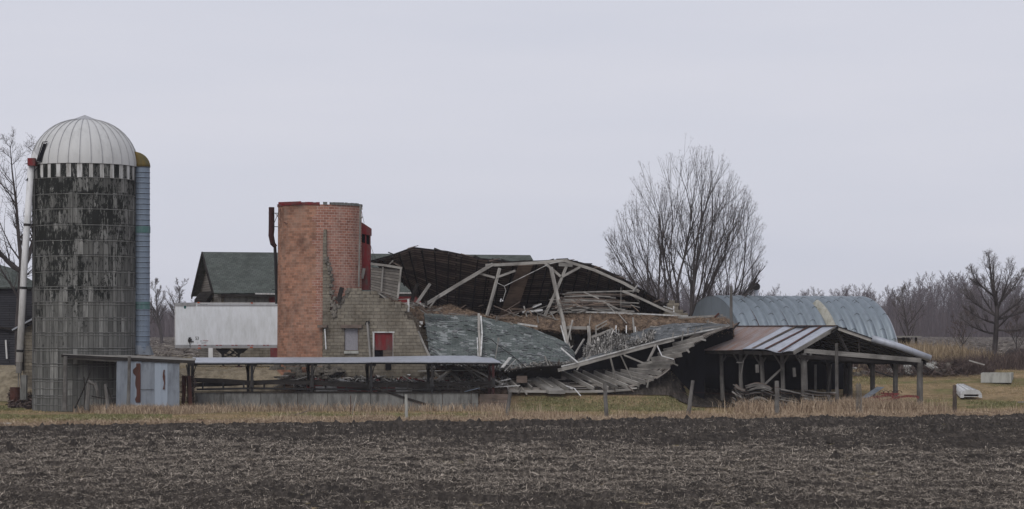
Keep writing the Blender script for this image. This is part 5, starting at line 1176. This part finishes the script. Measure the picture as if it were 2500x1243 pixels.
props(fast('tangled_brush', V[:1600], T[:400], 'brush', tt[:1600]), 'tangle of brush and scrap between the tin panels and the feed bunk', 'brush', kind='stuff')

# ------------------------------------------------------------------ open pole shed
sh = P(1950, 990, 122); sh.z = 0
ps = thing('pole_shed', sh, 'open pole shed with rusty and bright metal gable roof', 'shed')
R0, E0, G0 = P(2042, 797, 121.3), P(1935, 857, 119.3), P(2268, 876, 122.)
dv = Vector((-5.15, 9.5, 0)); R1, E1, G1 = R0+dv, E0+dv, G0+dv
def slopef(u, v):       # u: 0 front .. 1 back, v: 0 ridge .. 1 eave
    p = R0.lerp(R1, u).lerp(E0.lerp(E1, u), v); sag = -.16*math.exp(-((u-.13)/.07)**2)*v - .06*math.exp(-((u-.30)/.1)**2)*(1-v)*2
    return p+Vector((0, 0, sag+.05*math.sin(u*6)*v))
cuts = [(0, .12), (.12, .24), (.24, .36), (.36, .46)]
for i, (a, b_) in enumerate(cuts):
    MB().grid(lambda u, v: slopef(a+(b_-a)*u, v)+Vector((0, 0, .012*i)), 6, 8).build('roof_sheet', 'tin', ps, True, .03)
    if i: MB().grid(lambda u, v: slopef(a-.008+.022*u, v)+Vector((-.01, -.01, .05+.012*i)), 1, 10).build('rusty_seam', 'rust' if i != 3 else 'brown', ps, solid=.012)
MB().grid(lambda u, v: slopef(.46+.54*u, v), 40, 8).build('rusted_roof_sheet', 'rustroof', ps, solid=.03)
MB().grid(lambda u, v: R0.lerp(R1, u).lerp(G0.lerp(G1, u), v)+Vector((0, 0, .02-.05*math.sin(v*3.1))), 12, 8).build('roof_sheet', 'tin', ps, solid=.06)
m = MB(); m.beam(R0+Vector((0, 0, .05)), R1+Vector((0, 0, .03)), .22, .04); m.build('ridge_cap', 'rust', ps)
nrm = Vector((.3, -.95, 0)); 
bline_ = lambda a, b_, w, h, nm, mt: MB().beam(a, b_, w, h).build(nm, mt, ps)
bline_(R0+Vector((-.1, -.06, -.13)), E0+Vector((.05, -.06, -.10)), .06, .22, 'barge_board', 'grey')
bline_(R0+Vector((.1, -.06, -.14)), R0.lerp(G0, .45)+Vector((0, -.06, -.10)), .06, .16, 'barge_board', 'pale')
m = MB(); a = R0.lerp(G0, .38)+Vector((0, -.12, .02)); b_ = G0+Vector((.05, -.12, .02)); m.tube([a, a.lerp(b_, .5)+Vector((0, 0, .06)), b_], .20, 12); m.build('ridged_edge_sheet', 'tin', ps, True)
bline_(R0+Vector((.0, -.1, .02)), R0.lerp(G0, .42)+Vector((0, -.1, .02)), .10, .05, 'roof_edge', 'dark')
PL = [P(1967, 992, 120.)+Vector(dv)*k/5.2*1.0 for k in range(6)]
GZ = lambda p: G(p.x, p.y)
for k, p in enumerate(PL):
    t = E0.lerp(E1, k/5.2); top_ = Vector((p.x-.12, p.y, t.z-.12)); p = Vector((p.x, p.y, GZ(p)-.2)); mid = p.lerp(top_, .5)+Vector((rnd.uniform(-.06, .06), 0, 0)); r0 = .21 if k == 0 else .14
    MB().tube([p, mid, top_], [r0, r0*.9, r0*.85], 9).build('post', 'post', ps)
    m = MB(); q_ = top_+Vector((0, 0, -.05)); m.beam(q_+Vector((-.45, .3, 0)), q_+Vector((0, 0, -.75)), .09); m.beam(q_+Vector((.4, -.25, 0)), q_+Vector((0, 0, -.7)), .09); m.build('brace', 'post', ps)
PRg = P(2246, 992, 121.6); 
for k in range(6):
    p = PRg+Vector(dv)*k/5.0; t = G0.lerp(G1, k/5.); top_ = Vector((p.x, p.y, t.z-.12)); p = Vector((p.x, p.y, GZ(p)-.2))
    MB().tube([p, p.lerp(top_, .5)+Vector((rnd.uniform(-.04, .04), 0, 0)), top_], [.19, .18, .17] if k == 0 else [.16, .15, .15], 9).build('post', 'post', ps)
    m = MB(); q_ = top_; m.beam(q_+Vector((-.35, .5, 0)), q_+Vector((0, 0, -.7)), .12); m.build('brace', 'dark', ps)
bline_(P(1962, 856, 119.9), P(2248, 880, 121.5), .14, .26, 'tie_beam', 'grey')
bline_(P(1962, 868, 121.4), P(2243, 885, 122.6), .14, .22, 'tie_beam', 'dark')
bline_(G0+Vector((-.15, .2, -.2)), G1+Vector((-.15, 0, -.28)), .12, .30, 'eave_beam', 'dark')
bline_(E0+Vector((.1, .1, -.15)), E1+Vector((.1, 0, -.15)), .12, .2, 'eave_beam', 'dark')
for f_ in (0, .33, .66, .98):
    o_ = dv*f_; m = MB(); m.beam(E0+o_+Vector((.3, .2, -.3)), G0+o_+Vector((-.3, .1, -.3)), .12, .2); rm = R0+o_+Vector((0, .3, -.15)); bm_ = (E0+G0)/2+o_+Vector((-.5, .2, -.3))
    m.beam(rm, bm_, .12); m.beam(rm+Vector((1.4, .3, -.45)), bm_+Vector((.4, 0, 0)), .1); m.build('truss', 'dark', ps)
for u in range(12):
    a = R0.lerp(R1, u/11)-Vector((0, 0, .12)); MB().beam(a, E0.lerp(E1, u/11)-Vector((0, 0, .12)), .06, .12).build('rafter', 'dark', ps); MB().beam(a, G0.lerp(G1, u/11)-Vector((0, 0, .12)), .06, .12).build('rafter', 'dark', ps)
# near-black sheets added to darken the shed's back and side, plus a partition
MB().face([P(1585, 985, 130.8), P(2068, 985, 131.), P(2068, 800, 131.), P(1585, 800, 130.8)]).build('shade_backing', 'shade_black', ps, solid=.08)
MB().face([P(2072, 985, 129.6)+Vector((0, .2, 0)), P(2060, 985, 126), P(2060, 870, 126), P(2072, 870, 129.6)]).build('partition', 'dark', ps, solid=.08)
MB().face([P(1585, 975, 128.5), P(1585, 975, 131), P(1585, 810, 131), P(1585, 810, 128.5)]).build('shade_side', 'shade_black', ps)
MB().grid(lambda u, v: Vector((9.+9.2*u, 123.6-3.0*min(1, u*1.3)+.25*math.sin(u*17)+(9.5-2*u)*v, G(9.+9.2*u, 123.6-3.0*min(1, u*1.3)+.25*math.sin(u*17)+(9.5-2*u)*v)+.05)), 40, 20).build('dirt_floor', 'soil', ps)
for a, b_, w, D in (((1908, 900), (1862, 943), .17, 121.5), ((1815, 880), (1808, 925), .08, 122.5), ((1798, 885), (1812, 885), .1, 122.4), ((1938, 898), (1940, 920), .26, 119.9), ((1848, 890), (1849, 910), .2, 122.4), ((1991, 890), (1991, 955), .14, 124), ((2030, 890), (2022, 955), .05, 123), ((2013, 870), (2028, 930), .05, 123.5)):
    bline([(a[0], a[1], D), (b_[0], b_[1], D)], w, w*.6, 'leaning_board', 'post', ps)
# leaning poles and posts around the shed
props(MB().tube([P(2044, 1003, 118), P(2043, 930, 118), P(2042, 838, 118)], [.12, .10, .09], 7).build('pole', 'post'), 'tall thin weathered pole standing before the open pole shed', 'pole')
props(MB().tube([P(1785, 800, 124), P(1785, 745, 124), P(1785, 698, 124)], [.09, .085, .08], 7).build('pole', 'post'), 'tall grey pole rising at the left end of the rusty shed roof', 'pole')
props(MB().beam(P(1788, 806, 125.4), P(1805, 787, 125.8), .1, .05).build('loose_board', 'dark'), 'dark board end poking up beside the tall grey pole', 'board')
# stacks of old boards
r_ = random.Random(61)
for (x0, x1, y0_, y1_, n_, arch, D, lbl) in ((1792, 1830, 944, 992, 9, -3, 118.2, 'slumped stack of grey boards, leftmost before the pole shed'), (1822, 1888, 942, 992, 10, 8, 117.8, 'arched sagging stack of grey boards left of the middle fence post'),
                                  (1900, 1962, 952, 994, 9, 0, 117.6, 'slanting stack of grey boards right of the middle fence post'), (1962, 2036, 955, 1000, 9, -2, 117.2, 'straight stack of grey boards next to the tall thin pole')):
    b0 = P((x0+x1)/2, y1_, D); b0.z = 0; st = thing('board_stack', b0, lbl, 'boards', 'stacks of old boards before the pole shed')
    for k in range(n_):
        for w_ in range(2):
            yy_ = y0_+(y1_-y0_)*k/n_+r_.uniform(-2.5, 2.5); sl = {1792: 14, 1822: 3, 1900: 14, 1962: 7}[x0]*r_.uniform(.5, 1.5); arch *= r_.uniform(.9, 1.1)
            xa, xb = x0+r_.uniform(-6, 8), x1+r_.uniform(-14, 5); ph = r_.uniform(.35, .55)
            pts = [(xa+(xb-xa)*t_/6, yy_+sl*(t_/6-.35)-arch*max(0, math.sin(math.pi*min(1, max(0, t_/6+.15*(ph-.4)))))**1.2+r_.uniform(-.5, .5), D+w_*.35) for t_ in range(7)]
            bline(pts, .3, .035+.05*r_.random(), 'board', ('grey', 'post', 'brown', 'dark', 'post')[r_.randrange(5)], st)
for k, (px, py) in enumerate(((1990, 975), (2030, 965), (2026, 950))):
    props(MB().beam(P(px-6, 965, 116.8), P(px+6, 1003, 116.8), .09, .05).build('stake', 'grey'), ['short stake leaning on the straight board stack', 'second stake right of the short leaning stake', 'stake closest to the tall thin pole'][k], 'stake')

# red implement
hb = P(2160, 990, 118.2); hb.z = 0
hw = thing('disc_harrow', hb, 'red farm disc harrow with raised tongue under the shed corner', 'farm implement')
for pts, w in (([(2110, 985, 118), (2170, 976, 118), (2195, 970, 118)], .13), ([(2120, 972, 118.8), (2190, 964, 118.8)], .10), ([(2150, 960, 118.6), (2196, 962, 118.2)], .08), ([(2135, 972, 118.3), (2180, 960, 118.3)], .09), ([(2140, 966, 118.), (2160, 990, 118.2)], .08), ([(2165, 960, 118.4), (2190, 975, 118)], .08), ([(2118, 978, 118), (2122, 992, 118)], .08)):
    bline(pts, w, w, 'frame_bar', 'red', hw)
bline([(2190, 971, 118.1), (2215, 967, 118.1), (2237, 968, 118.1), (2243, 972, 118.1)], .12, .12, 'tongue', 'red', hw)
for k in range(9):
    a = P(2116+k*9, 992-k*.5, 118.3+.05*k); m = MB(); m.tube([a+Vector((-.03, 0, 0)), a+Vector((.03, .02, 0))], .25, 16); m.build('disc', 'black' if k % 3 else 'maroon', hw)
m = MB(); m.tube([P(2112, 992, 118.4), P(2195, 988, 118.7)], .03, 6); m.build('disc_axle', 'rust', hw)
for k in range(5):
    m = MB(); c_ = P(2152+k*11, 960, 118.3); m.tube([c_+Vector((math.cos(a)*.14, 0, math.sin(a)*.12+.02)) for a in [i*.6 for i in range(8)]], .018, 4); m.build('hose', 'maroon', hw)

# ------------------------------------------------------------------ quonset
qa = Vector((-.927, -.375, 0)); qn = Vector((.375, -.927, 0)); qe = Vector((25.4, 152.5, 0)); RQ = 4.75
qo = thing('arched_steel_shed', qe+Vector((-8, -3, 2.)), 'blue-grey ribbed arched steel shed behind the rusty pole shed', 'arched shed')
LQ = 12.4; pit = .76
def quon(u, v):
    s_ = u*LQ; th = math.pi*v; k = (s_/pit) % 1; r = RQ+.34*abs(math.sin(k*math.pi))-.16
    return qe+qa*s_+qn*(math.cos(th)*r*1.02)+Vector((0, 0, 2.0+math.sin(th)*r*1.0))
nrib = int(LQ/pit); MB().grid(quon, nrib*8, 40).build('shell', 'quon', qo, True)
for s_ in (0,): MB().tube([quon(0, v/40)+Vector((0, -.02, .02)) for v in range(41)], .05, 5, cap=False).build('end_rim', 'tin', qo)
for s_ in (10.6, 8.4): MB().tube([quon((round(s_/pit)*pit)/LQ, v/40)+Vector((0, -.03, .03)) for v in range(4, 30)], .03, 4, cap=False).build('rusty_seam', 'rust', qo)
m = MB(); k0 = round(4.6/pit)*pit
m.grid(lambda u, v: quon((k0+pit*u)/LQ, .18+.20*v)+qn*.03+Vector((0, 0, .03)), 8, 8); m.build('skylight_panel', 'fibre', qo)
m = MB(); 
for i in range(nrib):
    for v in (.12+.05*(i % 3), .26+.05*(i % 3), .38+.04*(i % 2)):
        a = [quon((i+.25+.5*j/5)*pit/LQ, v+.004*math.sin(j/5*3.14))+qn*.02+Vector((0, 0, .02)) for j in range(6)]; m.tube(a, .015, 3, cap=False)
m.build('sheet_lap', 'black', qo)
vt = quon(8.8/LQ, .5)
ven = MB(); ven.tube([vt-Vector((0, 0, .1)), vt+Vector((0, 0, .45))], .13, 10); vo = ven.build('roof_vent', 'tin', qo)
m = MB(); m.tube([vt+Vector((0, -.18, .62)), vt+Vector((0, .18, .62))], .26, 14); m.build('vent_fan', 'black', vo)
m = MB(); m.face([quon(0, v/20) for v in range(21)]); m.build('end_wall', 'quon', qo)
m = MB(); m.face([quon(.998, v/20) for v in range(21)]); m.build('end_wall', 'quon', qo)

# ------------------------------------------------------------------ right side objects
A5 = P(2433, 930, 133.); A5.z = G(A5.x, 133.)-.05
tk = thing('concrete_tank', A5, 'open pale concrete tank lying on the grass at right', 'tank')
m = MB(); rz = -.3; Wd, Dp, Hh = 1.85, 2.3, .60; c_, s_ = math.cos(rz), math.sin(rz)
loc = lambda x, y: A5+Vector((x*c_-y*s_, x*s_+y*c_, 0))
for (x, y, w, d) in ((0, -Dp/2+.05, Wd, .12), (0, Dp/2-.05, Wd, .12), (-Wd/2+.06, 0, .12, Dp-.22), (Wd/2-.06, 0, .12, Dp-.22)):
    m.box(loc(x, y+.6)+Vector((0, 0, Hh/2)), (w, d, Hh), rz)
m.build('tank_wall', 'concl', tk); MB().box(loc(0, .6)+Vector((0, 0, .08)), (Wd-.3, Dp-.3, .1), rz).build('tank_floor', 'conc', tk)
A6 = P(2363, 964, 128.5); A6.z = G(A6.x, 128.5)
M['capw'] = painted('chalky_white', (.50, .50, .50), (.36, .36, .35), .4, .6)
cp = thing('truck_cap', A6, 'white pickup truck cap lying on the grass behind a fence post', 'truck cap')
m = MB(); w0, w1, hh, l_ = .66, .50, .46, 1.9; oy = Vector((-.28, l_, .36)); B = Vector((A6.x+.08, A6.y-.6, A6.z))
prof = [(-w0, 0), (-w0+.03, hh*.55), (-w1, hh*.92), (-.2, hh*1.05), (.2, hh*1.05), (w1, hh*.92), (w0-.03, hh*.55), (w0, 0)]
pt = lambda x, z, t: B+Vector((x*(1-.45*t), 0, z*(1-.1*t)))+oy*t
for a, b_ in zip(prof, prof[1:]): m.face([pt(*a, 0), pt(*b_, 0), pt(*b_, 1), pt(*a, 1)])
m.face([pt(*p_, 1) for p_ in prof][::-1]); m.face([pt(-w0, 0, 0), pt(-w0+.22, 0, 0), pt(-w0+.22, .2, 0), pt(w0-.22, .2, 0), pt(w0-.22, 0, 0), pt(w0, 0, 0), pt(w0-.03, hh*.55, 0), pt(w1, hh*.92, 0), pt(.2, hh*1.05, 0), pt(-.2, hh*1.05, 0), pt(-w1, hh*.92, 0), pt(-w0+.03, hh*.55, 0)])
m.build('shell', 'capw', cp); MB().face([pt(-w0+.22, 0.06, .06), pt(w0-.22, .06, .06), pt(w0-.22, .2, .06), pt(-w0+.22, .2, .06)]).build('rear_window', 'dark', cp)
m = MB()
for x in (-.3, 0, .3): m.beam(pt(x, hh*1.06, 0), pt(x, hh*1.06, 1), .03, .03)
m.build('roof_rib', 'rail', cp)
MB().beam(pt(-w0+.2, .08, -.02), pt(w0-.2, .08, -.02), .02, .03).build('window_bar', 'white', cp)
# rubble pile
r_ = random.Random(33)
for k in range(60):
    px = r_.triangular(2075, 2345, 2250); y = r_.uniform(135, 137.5); x = (px-CX)*y/F; hgt_ = .75*max(0, 1-abs(px-2250)/110)*r_.random()
    m = MB(); stone(m, Vector((x, y, G(x, y)+hgt_)), r_.uniform(.10, .30), r_); props(m.build('rubble_stone', 'stone' if k % 4 else 'concl'), 'grey fieldstone in the rubble pile right of the pole shed' if k % 4 else 'pale broken block in the rubble pile right of the pole shed', 'stone', 'stones of the rubble pile')
for (a, b_, w, h_, mt, lb_) in (((2263, 888), (2283, 900), .6, .12, 'concl', 'pale tilted concrete slab on top of the rubble pile'), ((2215, 893), (2222, 915), .5, .15, 'concl', 'broken slab standing in the rubble pile behind the corner post'),
                          ((2366, 880), (2404, 891), .10, .07, 'pale', 'bleached crooked plank reaching out right of the rubble pile'), ((2268, 905), (2300, 912), .3, .25, 'bark', 'dark log lying in the rubble pile'), ((2240, 900), (2262, 908), .26, .2, 'bark', 'short log left in the rubble pile')):
    props(MB().beam(P(*a, 135.5), P(*b_, 135), w, h_).build('slab' if mt == 'concl' else 'log', mt), lb_, 'slab' if mt == 'concl' else 'log')
rs = np.random.RandomState(91); n = 3500; px = rs.triangular(2060, 2240, 2400, n); D = rs.uniform(134.3, 138, n); x = (px-CX)*D/F
z = gz(x, D)+np.abs(rs.normal(0, .32, n))*np.exp(-((px-2240)/110)**2)+.03
V, T, tt = sticks(rs, np.stack([x, D, z], 1), rs.uniform(.2, 1.1, n), rs.uniform(.015, .04, n), .45)
props(fast('brushwood', V, T, 'brush', tt), 'grey brushwood tangled over the rubble pile', 'brushwood', kind='stuff')
def scrub(name, n, x0, x1, D0, D1, h, label, mat, seed, w=.012, lean=.5):
    r = np.random.RandomState(seed); px = r.uniform(x0, x1, n); D = r.uniform(D0, D1, n); x = (px-CX)*D/F
    cl = .5+vnoise(x, D, seed, .8)+.3*vnoise(x, D, seed+1, 3); V, T, tt = blades(r, x, D, gz(x, D)-.03, h*np.clip(cl, .15, 1.3), w, lean); props(fast(name, V, T, mat, tt), label, 'scrub', kind='stuff')
scrub('scrub', 15000, 2300, 2560, 137, 150, 1.5, 'mauve brown scrub around the lone tree at the right edge', 'brush', 92)
scrub('scrub', 9000, 2060, 2240, 138, 146, 1.2, 'pale tangled scrub seen under the pole shed roof', 'brush', 93, lean=.8)
scrub('scrub', 5000, 2325, 2425, 135.2, 139, .95, 'low grey scrub between rubble pile and concrete tank', 'brush', 94, lean=.9)
scrub('shed_weeds', 2500, 2060, 2140, 119.5, 125, 1.0, 'bare weed stalks inside the right bay of the pole shed', 'brush', 95, lean=.3)
for px, D, L_ in ((2478, 147, 1.1), (2492, 148, 1.4), (2505, 147, 1.2)):
    b_ = P(px, 870, D); b_.z = G(b_.x, D)+.55; props(MB().tube([b_+Vector((-L_, 0, -.3)), b_+Vector((-L_*.3, 0, .35)), b_+Vector((L_*.4, .2, .3)), b_+Vector((L_, 0, -.1))], [.12, .2, .2, .1], 7).build('fallen_limb', 'bark'),
          {2478: 'dark fallen limb, leftmost in the brush pile at the right edge', 2492: 'middle dark limb of the brush pile at the right edge', 2505: 'dark limb cut by the right edge of the view'}[px], 'limb', 'fallen limbs at the right edge')
A7 = P(2212, 850, 160); A7.z = 2.
wg = thing('hay_rack', A7, 'low flat-topped dark rack beside the arched steel shed', 'rack')
MB().box(P(2213, 822, 160), (1.9*1.0, 2.2, .10)).build('flat_top', 'grey', wg)
for px in (2188, 2206, 2236): MB().beam(P(px, 822, 159.5), P(px+2, 875, 159.5), .16, .14).build('leg', 'dark', wg)
MB().box(P(2198, 840, 160.5), (1.2, 1.5, .9)).build('dark_load', 'dark', wg)
for (a, b_, D, lb_) in (((2127, 904), (2180, 921), 128, 'dark plank lying aslant on the grass under the shed roof'),):
    props(MB().beam(P(*a, D), P(*b_, D-.8), .28, .05).build('plank', 'dark'), lb_, 'plank')
props(MB().beam(P(2150, 945, 121)+Vector((0, 0, 0)), P(2110, 972, 120), .5, .03).build('tin_sheet', 'galv'), 'bent grey tin sheet leaning behind the red harrow', 'sheet')
props(MB().beam(P(720, 1013, 108), P(749, 1004, 108.6), .07, .04).build('stick', 'brown'), 'short brown stick leaning in the grass before the feed bunk', 'stick')
props(MB().box(P(489, 1027, 103.2), (.22, .2, .13), .3).build('brick_lump', 'rust'), 'dark red brick lump on the field edge', 'brick')
props(MB().beam(P(2485, 982, 121), P(2510, 981, 121), .12, .06).build('stick', 'grey'), 'grey stick on the lawn at the right edge', 'stick')

# ------------------------------------------------------------------ fence
GP = 'posts of the old field fence'
fence = [(992, 963, 1012, .075, 'concl', 'pale concrete fence post in front of the feed bunk wall'), (1240, 958, 1017, .10, 'post', 'leaning weathered fence post at the right end of the feed bunk'),
         (1479, 936, 1002, .105, 'post', 'dark fence post in front of the fallen roof deck'), (1685, 929, 1003, .10, 'post', 'slightly leaning fence post between the fallen deck and the pole shed'),
         (1897, 930, 1000, .125, 'post', 'thick square-cut fence post between the board stacks'), (2097, 936, 1002, .05, 'post', 'bundle of thin stakes wired together right of the tall pole'),
         (2331, 940, 1003, .11, 'brown', 'dark brown round fence post in front of the truck cap')]
pos = []
for i, (px, y0_, y1_, r0, mt, lb_) in enumerate(fence):
    D = edge_y((px-CX)*108/F)+4.4; p = P(px, y1_, D); zt_ = zat(y0_, D); lean = {1: .12, 2: -.06, 3: .14, 5: -.03}.get(i, 0)
    base_ = Vector((p.x-lean, D, -.25)); top_ = Vector((p.x+lean, D, zt_)); o = thing('fence_post', Vector((p.x, D, 0)), lb_, 'fence post', GP)
    if i == 5:
        for j in range(5): MB().tube([base_+Vector((-.16+j*.08, 0, 0)), top_+Vector((-.12+j*.06, 0, rnd.uniform(-.1, .1)))], .022, 5).build('stake', 'post', o)
    else:
        k = 8; pts = [base_.lerp(top_, t/k)+Vector((rnd.uniform(-.012, .012), 0, 0)) for t in range(k+1)]
        MB().tube(pts, [r0*(1.15-.25*t/k)*rnd.uniform(.94, 1.05) for t in range(k+1)], 9).build('shaft', mt, o)
        if i in (2, 4, 6): MB().tube([top_-Vector((0, 0, .35)), top_-Vector((0, 0, .33))], r0*1.08, 9).build('wire_wrap', 'rust', o)
    pos.append((base_, top_))
for k, h_ in enumerate((.35, .72)):
    pts = []
    for (a, b_), (c_, d_) in zip(pos, pos[1:]):
        p, q = a.lerp(b_, h_), c_.lerp(d_, h_)
        pts += [p.lerp(q, t/6)-Vector((0, 0, .10*math.sin(math.pi*t/6))) for t in range(6)]
    pts += [pos[-1][0].lerp(pos[-1][1], h_), pos[-1][0].lerp(pos[-1][1], h_)+Vector((12, 2.8, 0))]
    props(MB().tube(pts, .005, 3).build('fence_wire', 'rust'), ['lower rusty wire strung along the old fence posts', 'upper rusty wire strung along the old fence posts'][k], 'wire', 'wires of the old field fence')
for px, t_, lb_ in ((856, 6, 'thin upright rod in the grass before the feed bunk'), (866, -8, 'thin dead stalk leaning beside the upright rod')):
    props(MB().tube([P(px-(6 if t_ < 0 else 0), 1012, 108), P(px+(4 if t_ < 0 else 0), 966, 108)], .018, 4).build('rod' if t_ > 0 else 'dead_stalk', 'rust' if t_ > 0 else 'pale'), lb_, 'rod' if t_ > 0 else 'stalk')

# ------------------------------------------------------------------ haze
m = bpy.data.materials.new('haze'); m.use_nodes = True; t = m.node_tree; t.nodes.clear()
o_ = t.nodes.new('ShaderNodeOutputMaterial'); v_ = t.nodes.new('ShaderNodeVolumePrincipled'); v_.inputs['Color'].default_value = (.90, .90, .97, 1); v_.inputs['Density'].default_value = .00018
v_.inputs['Anisotropy'].default_value = 0.; t.links.new(v_.outputs[0], o_.inputs['Volume'])
M['haze'] = m
hz = MB().box((0, 1250, 13.0), (3040, 2600, 28.)).build('haze', 'haze', org=(0, 0, 0)); props(hz, 'thin pale air between the farmyard and the far woods', 'haze', kind='stuff')
for ob in COL.objects:
    if '_o' in ob: del ob['_o']
